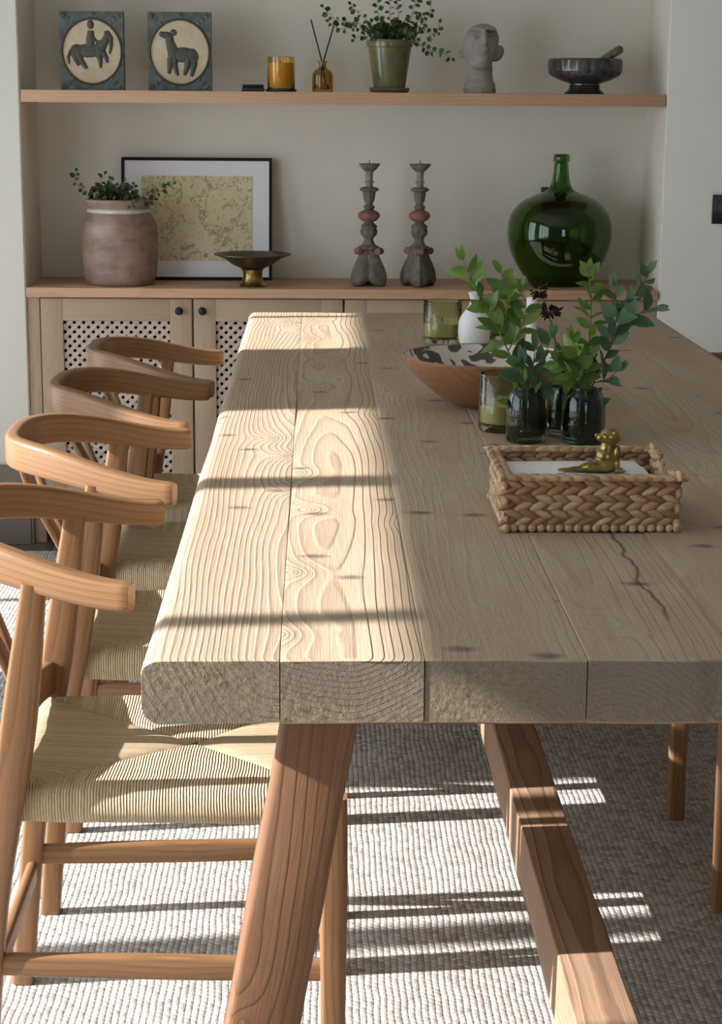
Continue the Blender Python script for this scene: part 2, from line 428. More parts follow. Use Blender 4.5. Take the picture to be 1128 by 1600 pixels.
        if smooth:
            me.shade_smooth(); me.set_sharp_from_angle(angle=math.radians(smooth))
        me.update()
        o = bpy.data.objects.new(name, me); COL.objects.link(o)
        if parent: o.parent = parent
        return o

def rrect(w, h, r, n=4):
    r = min(r, w/2-1e-5, h/2-1e-5); out = []
    for cx, cy, a0 in ((w/2-r, h/2-r, 0), (-w/2+r, h/2-r, 90), (-w/2+r, -h/2+r, 180), (w/2-r, -h/2+r, 270)):
        for i in range(n+1):
            a = math.radians(a0+90*i/n); out.append((cx+r*math.cos(a), cy+r*math.sin(a)))
    return out
def bez(pts, n=24):
    """Catmull-Rom through pts"""
    P = [Vector(p) for p in pts]; P = [2*P[0]-P[1]]+P+[2*P[-1]-P[-2]]; out = []
    segs = len(P)-3; per = max(2, n//segs)
    for i in range(segs):
        p0, p1, p2, p3 = P[i:i+4]
        for k in range(per):
            t = k/per
            out.append(.5*((2*p1)+(p2-p0)*t+(2*p0-5*p1+4*p2-p3)*t*t+(3*p1-p0-3*p2+p3)*t**3))
    out.append(P[-2].copy()); return out
def spline(pts, n=12):
    """smooth 2-D profile"""
    q = bez([(a, 0, b) for a, b in pts], n*(len(pts)-1)); return [(max(0, p.x), p.z) for p in q]

def thing(name, label, cat, loc=(0, 0, 0), rotz=0, group=None):
    o = bpy.data.objects.new(name, None); COL.objects.link(o); o.location = loc; o.rotation_euler = (0, 0, rotz)
    o.empty_display_size = .05
    o['label'] = label; o['category'] = cat
    if group: o['group'] = group
    return o
def tag(o, label, cat, group=None, kind=None):
    o['label'] = label; o['category'] = cat
    if group: o['group'] = group
    if kind: o['kind'] = kind
    return o
def struct(o): o['kind'] = 'structure'; return o
def dup(root, loc, rotz, label):
    r = root.copy(); COL.objects.link(r); r.location = loc; r.rotation_euler = (0, 0, rotz); r['label'] = label
    for ch in list(root.children):
        c = ch.copy(); COL.objects.link(c); c.parent = r
        for g in list(ch.children):
            d = g.copy(); COL.objects.link(d); d.parent = c
    return r
def blob(name, parts, voxel, mat, parent=None, smooth_it=4, post=None):
    g = G()
    for p in parts: g.ellipsoid(*p[:2], rot=p[2] if len(p) > 2 else None, n=24, m=16)
    o = g.build(name, mat, parent, smooth=0)
    md = o.modifiers.new('r', 'REMESH'); md.mode = 'VOXEL'; md.voxel_size = voxel; md.use_smooth_shade = True
    sm = o.modifiers.new('s', 'SMOOTH'); sm.iterations = smooth_it; sm.factor = .5
    dg = bpy.context.evaluated_depsgraph_get()
    me = bpy.data.meshes.new_from_object(o.evaluated_get(dg)); old = o.data
    o.modifiers.clear(); o.data = me; bpy.data.meshes.remove(old)
    if post:
        for v in me.vertices: v.co = post(v.co.copy())
    me.shade_smooth(); me.name = name
    return o

# ------------------------------------------------------------------ camera
f_px, pitch, yaw, roll, H = 2892., .2212, .0252, .008, 1.34
F = Vector((math.sin(yaw)*math.cos(pitch), math.cos(yaw)*math.cos(pitch), -math.sin(pitch)))
R = Vector((math.cos(yaw), -math.sin(yaw), 0)); U = R.cross(F)
R2 = R*math.cos(roll)+U*math.sin(roll); U2 = R2.cross(F)
cd = bpy.data.cameras.new('camera'); cam = bpy.data.objects.new('camera', cd); COL.objects.link(cam)
cam.matrix_world = Matrix(((R2.x, U2.x, -F.x, 0), (R2.y, U2.y, -F.y, 0), (R2.z, U2.z, -F.z, H), (0, 0, 0, 1)))
cd.sensor_fit = 'VERTICAL'; cd.sensor_height = 36; cd.lens = f_px/1600*36; cd.clip_start = .02
sc.camera = cam

# ------------------------------------------------------------------ room
FZ = -.012                     # bare floor; the rug's top is z = 0
WY, NY = 5.56, 5.90            # wall face, niche back
NL, NR = -.868, 1.032          # niche sides
XL, XR, YB, ZC = -2.4, 2.6, -2.4, 2.62
g = G()
for i in range(26):
    x = XL+i*.2
    g.box(x, x+.198, YB, WY+.4, FZ-.03, FZ, bev=.001, axis=1)
struct(g.build('floor', M['floor']))
g = G(); g.box(XL-.3, XR+.3, YB-.3, NY+.4, ZC, ZC+.1, bev=0); struct(g.build('ceiling', M['ceiling']))
# end wall with its niche: two piers, a lintel, the niche sides and back
g = G()
g.box(XL-.15, NL, WY, NY+.15, FZ-.03, ZC, bev=.006)
g.box(NR, XR+.15, WY, NY+.15, FZ-.03, ZC, bev=.006)
struct(g.build('wall_back', M['white_wall']))
g = G(); g.box(NL-.01, NR+.01, NY, NY+.15, FZ-.03, ZC, bev=0)
g.box(NL-.001, NR+.001, WY+.004, NY+.02, 2.15, ZC, bev=.004)
g.box(NL-.004, NL+.0015, WY+.008, NY+.02, FZ, 2.2, bev=0)
g.box(NR-.0015, NR+.004, WY+.008, NY+.02, FZ, 2.2, bev=0)
struct(g.build('wall_niche', M['plaster']))
# left wall with two tall windows (sun comes through them)
HEAD, SILL = 2.14, .12
W1 = (4.005, 5.00); W2 = (.40, 3.21)
g = G(); xa, xb = XL-.12, XL
for y0, y1 in ((YB-.1, W2[0]), (W2[1], W1[0]), (W1[1], WY+.05)): g.box(xa, xb, y0, y1, FZ-.03, ZC, bev=0)
for w in (W1, W2):
    g.box(xa, xb, w[0], w[1], HEAD, ZC, bev=0); g.box(xa, xb, w[0], w[1], FZ-.03, SILL, bev=0)
struct(g.build('wall_left', M['white_wall']))
def window_frame(name, w, mull, t=.03, x=XL, d=.05):
    g = G(); g.box(x-.10, x-.10+d, w[0], w[0]+t, SILL, HEAD, bev=.003); g.box(x-.10, x-.10+d, w[1]-t, w[1], SILL, HEAD, bev=.003)
    g.box(x-.10, x-.10+d, w[0], w[1], SILL, SILL+.05, bev=.003); g.box(x-.10, x-.10+d, w[0], w[1], HEAD-t, HEAD, bev=.003)
    for y, mw in mull: g.box(x-.10, x-.10+d, y-mw/2, y+mw/2, SILL, HEAD, bev=.003)
    struct(g.build(name, M['white_ceramic']))
window_frame('window_1', W1, [(4.683, .028)])
window_frame('window_2', W2, [(2.508, .080), (1.750, .045), (.98, .05)])
g = G(); g.box(XR, XR+.12, YB-.1, WY+.05, FZ-.03, ZC, bev=0); struct(g.build('wall_right', M['greige_wall']))
g = G()
RW = (.5, 1.5)                 # window in the wall behind the photographer
g.box(XL-.12, RW[0], YB-.12, YB, FZ-.03, ZC, bev=0); g.box(RW[1], XR+.12, YB-.12, YB, FZ-.03, ZC, bev=0)
g.box(RW[0], RW[1], YB-.12, YB, FZ-.03, .5, bev=0); g.box(RW[0], RW[1], YB-.12, YB, 2.2, ZC, bev=0)
struct(g.build('wall_front', M['greige_wall']))
g = G()
for x in (RW[0]+.02, 1.0, RW[1]-.02): g.box(x-.025, x+.025, YB-.08, YB-.03, .5, 2.2, bev=.003)
for z in (.525, 1.35, 2.175): g.box(RW[0], RW[1], YB-.08, YB-.03, z-.025, z+.025, bev=.003)
struct(g.build('window_3', M['white_ceramic']))
g = G(); g.box(XL, NL-.002, WY-.018, WY-.001, FZ, .235, bev=.004, axis=0); struct(g.build('baseboard_left', M['skirting']))
g = G(); g.box(NR+.002, XR, WY-.018, WY-.001, FZ, .235, bev=.004, axis=0); struct(g.build('baseboard_right', M['skirting']))

# rug
g = G(); g.box(-1.95, 2.2, .2, 5.42, FZ, -.0006, bev=.004)
tag(g.build('rug', M['rug']), 'large flecked grey and cream woven wool rug lying under the dining table', 'rug')

# ------------------------------------------------------------------ built-in cabinet, counter and shelf
CT = .774
cab = thing('cabinet', 'pale oak built-in cabinet with lattice doors in the alcove under the counter', 'cabinet', (.08, 5.70, FZ))
def rel(p, o): return (p[0]-o.location.x, p[1]-o.location.y, p[2]-o.location.z)
def place_rel(o, root): # geometry written in world coordinates, moved into the root's frame
    o.data.transform(Matrix.Translation(-Vector(root.location))); o.parent = root; return o
CF = 5.572
ZB, ZT = .13, .741
g = G()
g.box(NL+.003, -.829, CF, CF+.30, FZ, ZT+.003, bev=.001, axis=2); g.box(.994, NR-.003, CF, CF+.30, FZ, ZT+.003, bev=.001, axis=2)
for x in (-.3705, .0835, .5375): g.box(x-.009, x+.009, CF+.022, CF+.30, ZB, ZT, bev=0)
g.box(-.829, .994, CF+.025, CF+.30, ZB-.02, ZB, bev=0); g.box(-.829, .994, CF+.025, CF+.30, ZT-.01, ZT+.003, bev=0)
place_rel(g.build('carcass', M['oak']), cab)
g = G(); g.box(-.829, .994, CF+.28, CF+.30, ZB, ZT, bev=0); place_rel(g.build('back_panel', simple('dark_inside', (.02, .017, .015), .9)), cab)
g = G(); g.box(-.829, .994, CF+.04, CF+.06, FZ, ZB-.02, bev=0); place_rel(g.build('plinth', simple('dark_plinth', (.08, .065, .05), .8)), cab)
def clip(poly, x0, x1, z0, z1):
    def cl(P, ins, inter):
        out = []
        for i in range(len(P)):
            a, b = P[i-1], P[i]
            if ins(b):
                if not ins(a): out.append(inter(a, b))
                out.append(b)
            elif ins(a): out.append(inter(a, b))
        return out
    def ix(c): return lambda a, b: (c, a[1]+(b[1]-a[1])*(c-a[0])/(b[0]-a[0]))
    def iz(c): return lambda a, b: (a[0]+(b[0]-a[0])*(c-a[1])/(b[1]-a[1]), c)
    for ins, it in ((lambda p: p[0] >= x0, ix(x0)), (lambda p: p[0] <= x1, ix(x1)), (lambda p: p[1] >= z0, iz(z0)), (lambda p: p[1] <= z1, iz(z1))):
        if poly: poly = cl(poly, ins, it)
    return poly
M['lattice'] = simple('pale_lattice', (.52, .43, .37), .7, mott=.12, scale=30)
def door(x0, x1, knob):
    g = G(); st = .066
    g.box(x0, x0+st, CF, CF+.02, ZB, ZT, bev=.0015, axis=2); g.box(x1-st, x1, CF, CF+.02, ZB, ZT, bev=.0015, axis=2)
    g.box(x0+st, x1-st, CF+.0005, CF+.02, ZT-.067, ZT, bev=.0015, axis=0); g.box(x0+st, x1-st, CF+.0005, CF+.02, ZB, ZB+.075, bev=.0015, axis=0)
    d = place_rel(g.build('door', M['oak']), cab)
    g = G(); a0, a1, b0, b1 = x0+st-.002, x1-st+.002, ZB+.074, ZT-.066
    pitch_, wd = .0201, .0112; k = -60
    L = 1.0; cx, cz = (a0+a1)/2, (b0+b1)/2
    for sgn, yy in ((1, CF+.010), (-1, CF+.0125)):
        ux, uz = math.cos(PI/4), sgn*math.sin(PI/4); nx, nz = -uz, ux
        for k in range(-30, 31):
            ox, oz = cx+nx*k*pitch_, cz+nz*k*pitch_
            poly = [(ox+ux*L*s1+nx*wd/2*s2, oz+uz*L*s1+nz*wd/2*s2) for s1, s2 in ((-1, -1), (1, -1), (1, 1), (-1, 1))]
            poly = clip(poly, a0, a1, b0, b1)
            if len(poly) > 2: g.prism(poly, yy, yy+.003)
    p = place_rel(g.build('lattice_panel', M['lattice'], smooth=0), cab); p.parent = d; 
    g = G(); kz = .706
    g.lathe([(0, 0), (.005, 0), (.0045, .006), (.006, .010), (.0115, .014), (.0125, .019), (.010, .0235), (.004, .026), (0, .026)], 24)
    kk = g.build('knob', M['iron'])
    kk.data.transform(Matrix.Translation(Vector((knob, CF, kz))-Vector(cab.location)) @ Matrix.Rotation(PI/2, 4, 'X'))
    kk.parent = d; kk['label'] = 'round black knob'
door(-.8265, -.3735, -.410); door(-.3675, .0805, -.340)
door(.0865, .5345, .500); door(.5405, .9905, .574)
g = G(); g.box(NL+.002, NR-.002, 5.555, NY-.002, CT-.029, CT, bev=.002, axis=0, seed=3)
tag(g.build('counter', M['shelf']), 'long oak counter top over the lattice cabinet, filling the alcove', 'counter')
g = G(); g.box(NL+.004, NR-.004, 5.562, 5.80, 1.3145, 1.350, bev=.002, axis=0, seed=11)
tag(g.build('shelf', M['shelf']), 'long floating oak shelf high across the alcove', 'shelf')
SH = 1.350

# sockets
def plate(name, x, z, y, w, h, label, cat):
    t = thing(name, label, cat, (x, y, z))
    g = G(); g.box(-w/2, w/2, -.009, 0, -h/2, h/2, bev=.002); g.build('cover_plate', M['black_glass'], t)
    g = G(); g.box(-w/2+.012, w/2-.012, -.0125, -.009, -h/2+.012, h/2-.012, bev=.0015)
    g.build('rocker' if cat == 'switch' else 'socket_face', M['black_glass'], t)
plate('light_switch', 1.223, 1.018, WY, .086, .086, 'black square light switch on the pale wall right of the alcove', 'switch')
plate('wall_socket', .755, 1.020, NY, .094, .088, 'black wall socket behind the green glass demijohn', 'socket')

# ------------------------------------------------------------------ dining table
TT, TB = .762, .690
tab = thing('dining_table', 'long rustic table of thick weathered pine planks on splayed reddish legs', 'table', (.374, 3.48, 0))
xs = [-.183, -.037, .1155, .288, .448, .598, .765, .931]
Y0, Y1 = 1.863, 5.06
g = G()
for i in range(7):
    x0, x1 = xs[i]+.0002, xs[i+1]-.0002
    rl = .020 if i == 0 else .0012; rr = .020 if i == 6 else .0012
    prof = []
    for cx, cz, r, a0 in ((x1-rr, TT-rr*.8, rr, 0), (x0+rl, TT-rl*.8, rl, 90), (x0+rl, TB+rl, rl, 180), (x1-rr, TB+rr, rr, 270)):
        for k in range(6):
            a = math.radians(a0+90*k/5); prof.append((cx+r*math.cos(a), cz+(.8 if a0 < 180 else 1)*r*math.sin(a)))
    # more points across the top for unevenness
    top = [p for p in prof[:6]]; nn = 10
    a, b = prof[5], prof[6]
    mid = [(a[0]+(b[0]-a[0])*k/nn, a[1]+(b[1]-a[1])*k/nn) for k in range(1, nn)]
    a2, b2 = prof[17], prof[18]
    mid2 = [(a2[0]+(b2[0]-a2[0])*k/nn, a2[1]+(b2[1]-a2[1])*k/nn) for k in range(1, nn)]
    prof = prof[:6]+mid+prof[6:18]+mid2+prof[18:]
    m = len(prof); ny = 110
    endj = random.uniform(-.0008, .0008)
    ys = [Y0+endj, Y0+endj+.0025, Y0+endj+.008]+[Y0+.02+(Y1-Y0-.04)*k/ny for k in range(ny+1)]+[Y1-.008, Y1]
    rnd = random.Random(40+i)
    px, pz = (x0+x1)/2+rnd.uniform(-.05, .05), TB-rnd.choice((.02, .05, .09, -.15))
    if i == 0: px, pz = -.03, .80
    if i == 1: px, pz = .02, .86
    yo = rnd.uniform(-8, 8)
    vs = []; ws = []
    for j, y in enumerate(ys):
        e = {0: 1, len(ys)-1: 1}.get(j, .35 if j in (1, len(ys)-2) else 0)
        ccx, ccz = (x0+x1)/2, (TT+TB)/2
        for (px_, pz_) in prof:
            dx, dz = px_-ccx, pz_-ccz
            sc_ = 1-e*.0022/.036
            q = Vector((ccx+dx*(1-e*.0006/.08), y, ccz+dz*sc_))
            topf = max(0, (pz_-(TT-.01))/.01)
            q.z += topf*(mn.noise(Vector((px_*9, y*2.2, i*7.)))*.0016)
            if abs(px_-x0) < .004 and i == 0: q.x += mn.noise(Vector((y*3, 2, 5)))*.0025
            if pz_ < TB+.01: q.z += mn.noise(Vector((px_*8+3, y*2, i*3.)))*.003
            if j < 2: q.y += mn.noise(Vector((px_*22, pz_*25, 1)))*.0015
            vs.append(q); ws.append(Vector((q.x-px, q.y+yo, q.z-pz)))
    fs = []
    for j in range(len(ys)-1):
        for k in range(m): fs.append((j*m+k, j*m+(k+1) % m, (j+1)*m+(k+1) % m, (j+1)*m+k))
    fs.append(tuple(range(m-1, -1, -1))); fs.append(tuple((len(ys)-1)*m+k for k in range(m)))
    g.add(vs, fs, ws=ws, lv=(1., 1., .3, .45, .25, .6, .4)[i])
# tabletop material: planed long faces, greyed and rough end grain, a drying crack
def m_tabletop():
    m = M['table'].copy(); m.name = 'weathered_pine_tabletop'; nt = m.node_tree; b = nt.nodes['Principled BSDF']
    base = b.inputs['Base Color'].links[0].from_socket
    nrm = b.inputs['Normal'].links[0].from_socket
    geo = nt.nodes.new('ShaderNodeNewGeometry'); ny_ = sepxyz(nt, geo.outputs['True Normal'])[1]
    endm = ramp(nt, math_(nt, 'ABSOLUTE', ny_), [(.6, 0.), (.8, 1.)])
    tc = texco(nt)
    grit = noise_(nt, tc, 130., 5, .75)
    gcol = mix(nt, ramp(nt, grit, [(.35, 0.), (.65, 1.)]), (.10, .085, .06), (.42, .36, .25))
    gcol = mix(nt, ramp(nt, noise_(nt, tc, 9., 3), [(.4, 0.), (.6, 1.)]), gcol, (.22, .195, .155))
    g2 = mix(nt, .62, mix(nt, .75, base, base, 'MULTIPLY'), gcol)
    c = mix(nt, endm, base, g2)
    # crack and stains on the top
    s = sepxyz(nt, tc)
    y = math_(nt, 'ADD', s[1], 3.48); x = math_(nt, 'ADD', s[0], .374)
    cx = math_(nt, 'ADD', .401, math_(nt, 'MULTIPLY', math_(nt, 'SUBTRACT', noise_(nt, comb(nt, 0., math_(nt, 'MULTIPLY', y, 9.), 0.), 1., 3), .5), .045))
    dd = math_(nt, 'ABSOLUTE', math_(nt, 'SUBTRACT', x, cx))
    on = math_(nt, 'MULTIPLY', ramp(nt, math_(nt, 'ABSOLUTE', math_(nt, 'SUBTRACT', y, 2.24)), [(.20, 1.), (.24, 0.)]), ramp(nt, dd, [(.0006, 1.), (.0022, 0.)]))
    c = mix(nt, math_(nt, 'MULTIPLY', on, .85), c, (.05, .03, .02))
    nt.links.new(c, b.inputs['Base Color'])
    bp = bump(nt, None, grit, .9, .004, prev=nrm)
    mixn = nt.nodes.new('ShaderNodeMix'); mixn.data_type = 'VECTOR'
    nt.links.new(endm, mixn.inputs[0]); nt.links.new(nrm, mixn.inputs[4]); nt.links.new(bp, mixn.inputs[5])
    nt.links.new(mixn.outputs[1], b.inputs['Normal'])
    return m
M['tabletop'] = m_tabletop()
place_rel(g.build('tabletop', M['tabletop'], smooth=40), tab)
def table_leg(sx, y0):
    g = G(); n = 40; path = []; secs = []
    for k in range(n+1):
        z = TB*k/n
        xl = -.110+.172*z                     # centre line of the left leg
        x = xl if sx < 0 else .748-xl
        path.append((x, y0+.04, z))
        w = .084+mn.noise(Vector((z*4, y0, sx)))*.004; d = .078
        sec = rrect(w, d, .009, 3)
        secs.append([(u+mn.noise(Vector((u*30, v*30, z*7)))*.0022, v+mn.noise(Vector((u*30+9, v*30, z*7)))*.0018) for u, v in sec])
    g.sweep(path, secs, ups=(0, 1, 0), seed=5+sx)
    for v in g.v: v.z = min(max(v.z, 0), TB+.002)
    place_rel(g.build('leg', M['leg_pine'], smooth=50), tab)
for y in (1.93, 4.86):
    table_leg(-1, y); table_leg(1, y)
    g = G(); g.box(-.05, .80, y+.018, y+.062, .125, .200, bev=.003, axis=0); place_rel(g.build('crossbar', M['leg_pine']), tab)
    g = G(); g.box(-.03, .78, y-.01, y+.09, .670, TB+.001, bev=.003, axis=0)
    place_rel(g.build('top_rail', M['leg_pine']), tab)
g = G(); n = 60; path = []; secs = []
for k in range(n+1):
    y = 1.985+2.885*k/n; path.append((.3635, y, .172))
    secs.append([(u+(mn.noise(Vector((u*40, v*40, y*6)))*.0025), v+mn.noise(Vector((u*40+5, v*40, y*6)))*.0018) for u, v in rrect(.078, .096, .003, 3)])
g.sweep(path, secs, seed=9)
place_rel(g.build('stretcher_beam', M['beam_pine'], smooth=50), tab)

# ------------------------------------------------------------------ chairs (local: facing +x, origin on the floor under the seat)
def make_chair(label, group):
    t = thing('dining_chair', label, 'chair', (0, 0, 0), 0, group)
    # bent arm and back rail
    g = G(); path = []; secs = []; n = 56
    for k in range(n+1):
        a = k/n*2-1; q = abs(a)
        u = q**1.9/(q**1.9+(1-q)*.62+1e-9) if q < 1 else 1.     # 0 at the back, 1 at the tips
        x = -.318+.278*u; y = -math.copysign(.242*u**.30, a)
        back = min(1, max(0, (-.04-x)/.26)); back = back*back*(3-2*back)
        z = .730+.039*back
        path.append((x, y, z))
        h = .037+.015*back
        w = .030-.005*back
        if k in (0, n): h *= .9; w *= .85
        secs.append(rrect(w, h, .008, 4))
    g.sweep(path, secs, ups=(0, 0, 1), seed=1)
    g.build('arm_rail', M['chair'], t, smooth=50)
    # legs
    def leg_rear(s):
        pts = [(-.262, .176*s, 0), (-.249, .180*s, .14), (-.233, .187*s, .29), (-.206, .193*s, .46), (-.185, .200*s, .60), (-.166, .204*s, .738)]
        P = bez(pts, 40); g = G(); secs = []
        for p in P:
            b = math.exp(-((p.z-.54)/.13)**2)
            w = .033+.012*b-.004*max(0, (p.z-.65)/.1); d = .027
            secs.append(rrect(d, w, .006, 4))
        g.sweep(P, secs, ups=(1, 0, 0), seed=2)
        for v in g.v: v.z = max(v.z, 0)
        g.build('leg', M['chair'], t, smooth=50)
    def leg_front(s):
        pts = [(.212, .204*s, 0), (.213, .205*s, .2), (.213, .204*s, .40), (.212, .203*s, .452)]
        P = bez(pts, 12); g = G(); secs = [rrect(.033-.004*(1-min(1, p.z/.3)), .036-.005*(1-min(1, p.z/.3)), .007, 4) for p in P]
        g.sweep(P, secs, ups=(1, 0, 0), seed=4)
        for v in g.v: v.z = max(v.z, 0)
        g.build('leg', M['chair'], t, smooth=50)
    for s in (-1, 1): leg_rear(s); leg_front(s)
    # stretchers
    for s in (-1, 1):
        g = G(); P = [(-.238+.45*k/8, (.183+.021*k/8)*s, .208) for k in range(9)]
        g.sweep(P, [rrect(.018, .030+.005*math.sin(PI*k/8), .007, 4) for k in range(9)], seed=6); g.build('stretcher', M['chair'], t, smooth=50)
    g = G(); P = [(-.241, -.18+.36*k/8, .185) for k in range(9)]; g.sweep(P, [rrect(.017, .032, .007, 4)]*9, seed=7); g.build('stretcher', M['chair'], t, smooth=50)
    # low back crossbar and the Y splat
    g = G(); P = []; S = []
    for k in range(17):
        a = k/16*2-1; P.append((-.207-.012*(1-a*a), .195*a, .487+.016*(1-a*a))); S.append(rrect(.018, .050, .005, 3))
    g.sweep(P, S, seed=3); g.build('lower_back_rail', M['chair'], t, smooth=50)
    for s in (-1, 1):
        g = G(); P = bez([(-.217, .010*s, .50), (-.238, .022*s, .58), (-.285, .050*s, .69), (-.308, .066*s, .768)], 16)
        g.sweep(P, [rrect(.030, .012, .004, 3)]*len(P), ups=(1, 0, 0), seed=12); g.build('back_splat', M['chair'], t, smooth=50)
    # rush seat: four triangular fields wrapped round the rails
    g = G(); zc = .452
    cor = [(-.226, -.194), (.222, -.208), (.222, .208), (-.226, .194)]; c0 = Vector((.02, 0))
    for q in range(4):
        A, B = Vector(cor[q]), Vector(cor[(q+1) % 4]); nt_ = 40
        rs = [(.02, -.006), (.2, -.004), (.4, -.003), (.6, -.002), (.78, 0.), (.88, .002), (.94, .0), (.975, -.005), (.993, -.014), (1., -.026), (.994, -.037), (.975, -.046), (.94, -.051), (.85, -.052), (.5, -.048), (.02, -.046)]
        vs = []; ws = []; fs = []
        side_y = q in (0, 2)
        Ls = 0
        for i, (r, dz) in enumerate(rs):
            if i: Ls += .22*abs(rs[i][0]-rs[i-1][0])+abs(rs[i][1]-rs[i-1][1])
            for k in range(nt_+1):
                t_ = k/nt_; e = A.lerp(B, t_)
                p = c0.lerp(e, r) 
                crease = -.0035*math.exp(-(min(t_, 1-t_)*r/.02)) if r < .9 else 0
                # round the corners
                cr = max(0, abs(t_-.5)*2-.93)/.07 if r > .9 else 0
                p = c0.lerp(p, 1-.02*cr*cr)
                z = zc+.008+dz+crease+.0012*mn.noise(Vector((p.x*25, p.y*25, q)))
                vs.append((p.x, p.y, z))
                across = p.x if side_y else p.y
                ws.append(Vector((across+q*.37, Ls+q, 0)))
        m = nt_+1
        for i in range(len(rs)-1):
            for k in range(nt_): fs.append((i*m+k, i*m+k+1, (i+1)*m+k+1, (i+1)*m+k))
        g.add(vs, fs, ws=ws)
    g.build('rush_seat', M['rush'], t, smooth=60)
    return t
OX = -.188
gl = 'dining chairs tucked in along the table'
ch = make_chair('ash armchair with woven rush seat, nearest one on the left side of the table', gl)
ch.location = (OX, 2.468, 0)
dup(ch, (OX+.004, 3.075, 0), math.radians(1), 'ash armchair on the left of the table, second from the camera')
dup(ch, (OX-.004, 3.625, 0), math.radians(-1.5), 'ash armchair on the left of the table, third from the camera')
dup(ch, (OX+.008, 4.14, 0), math.radians(.5), 'ash armchair on the left side of the table farthest back, beside the lattice doors')
dup(ch, (.900, 3.10, 0), PI, 'chair on the right side seen only by its two front legs under the table')
dup(ch, (.902, 4.13, 0), PI+math.radians(1), 'chair whose arm rail shows past the far right edge of the table')

# ------------------------------------------------------------------ things on the counter
def picture():
    t = thing('framed_map', 'old yellowed map with wide white mat in thin black frame leaning on alcove wall', 'picture', (-.372, 5.815, CT))
    w, h = .468, .378; tilt = Matrix.Rotation(math.radians(-9.0), 4, 'X')
    def b(name, g, mat):
        o = g.build(name, mat, t, smooth=0); o.data.transform(tilt); return o
    g = G(); fw = .009
    g.box(-w/2, w/2, -.009, .009, 0, fw, bev=.001); g.box(-w/2, w/2, -.009, .009, h-fw, h, bev=.001)
    g.box(-w/2, -w/2+fw, -.009, .009, fw, h-fw, bev=.001); g.box(w/2-fw, w/2, -.009, .009, fw, h-fw, bev=.001)
    b('frame', g, M['black'])
    g = G(); g.box(-w/2+fw, w/2-fw, -.002, .004, fw, h-fw, bev=0); b('mat_board', g, M['paper'])
    g = G(); g.box(-.172, .172, -.0040, -.0019, .060, .322, bev=0); o = b('map_print', g, M['map'])
picture()
def lathe_part(name, prof, mat, parent, n=48, rf=None, c=(0, 0, 0), smooth=40, mif=None):
    g = G(); g.lathe(prof, n, c=c, rf=rf, mif=mif); return g.build(name, mat, parent, smooth=smooth)

def leaf_geo(g, base, d, up, L, W, lv=.5, curl=.15, nseg=5, roundness=.5):
    d = d.normalized(); side = d.cross(up)
    if side.length < 1e-4: side = d.cross(Vector((1, 0, .2)))
    side.normalize(); up = side.cross(d).normalized()
    vs = []; fs = []
    for i in range(nseg+1):
        t = i/nseg
        w = W/2*math.sin(PI*min(1, max(0, t))**(.85 if roundness < .6 else .8))**(.75 if roundness > .6 else .9)
        if i == nseg: w = 0
        if i == 0: w = W*.06
        c = base+d*(L*t)-up*(L*curl*t*t)
        vs += [c-side*w+up*(w*.35), c.copy(), c+side*w+up*(w*.35)]
    for i in range(nseg):
        a = i*3; fs += [(a, a+1, a+4, a+3), (a+1, a+2, a+5, a+4)]
    g.add(vs, fs, lv=lv)
def rv(r, s=1.): return Vector((r.uniform(-s, s), r.uniform(-s, s), r.uniform(-s, s)))

def vine_plant(root, c, stems, seed, ns='stem', leafL=.013, extra=26, rad=.05):
    """small round leaves on thin arching stems; c = crown centre (local)"""
    r = random.Random(seed); gs = G(); gl_ = G(); c = Vector(c)
    allst = [[Vector(p) for p in s] for s in stems]
    for k in range(extra):
        a = r.uniform(0, 2*PI); q = r.uniform(.3, 1.)
        e = c+Vector((math.cos(a)*rad*1.5*q, math.sin(a)*rad*1.1*q, r.uniform(.0, .055)*(1.3-q*.8)+.005))
        allst.append([c+Vector((math.cos(a)*rad*.3, math.sin(a)*rad*.3, -.01)), (c+e)/2+Vector((0, 0, .02)), e])
    for st in allst:
        P = bez(st, 14); gs.tube(P, [.0011-.0006*i/len(P) for i in range(len(P))], 5)
        L = sum((P[i+1]-P[i]).length for i in range(len(P)-1)); acc = 0; nxt = .012; sgn = 1
        for i in range(len(P)-1):
            acc += (P[i+1]-P[i]).length
            while acc > nxt:
                tg = (P[i+1]-P[i]).normalized(); sgn = -sgn
                sd = tg.cross(Vector((0, 1, .3))+rv(r, .5)).normalized()*sgn
                d = (sd+tg*.4+rv(r, .45)).normalized()
                l = leafL*r.uniform(.7, 1.25)
                leaf_geo(gl_, P[i]+d*.002, d, Vector((0, -.8, .6))+rv(r, .7), l, l*.92, lv=r.random(), nseg=4, roundness=.8)
                nxt += r.uniform(.007, .013)
        leaf_geo(gl_, P[-1], (P[-1]-P[-2]), Vector((0, -.8, .6)), leafL*.8, leafL*.7, lv=r.random(), nseg=4, roundness=.8)
    gs.build(ns, M['stem_brown'], root); gl_.build('foliage', M['leaf_dark'], root, recalc=False)

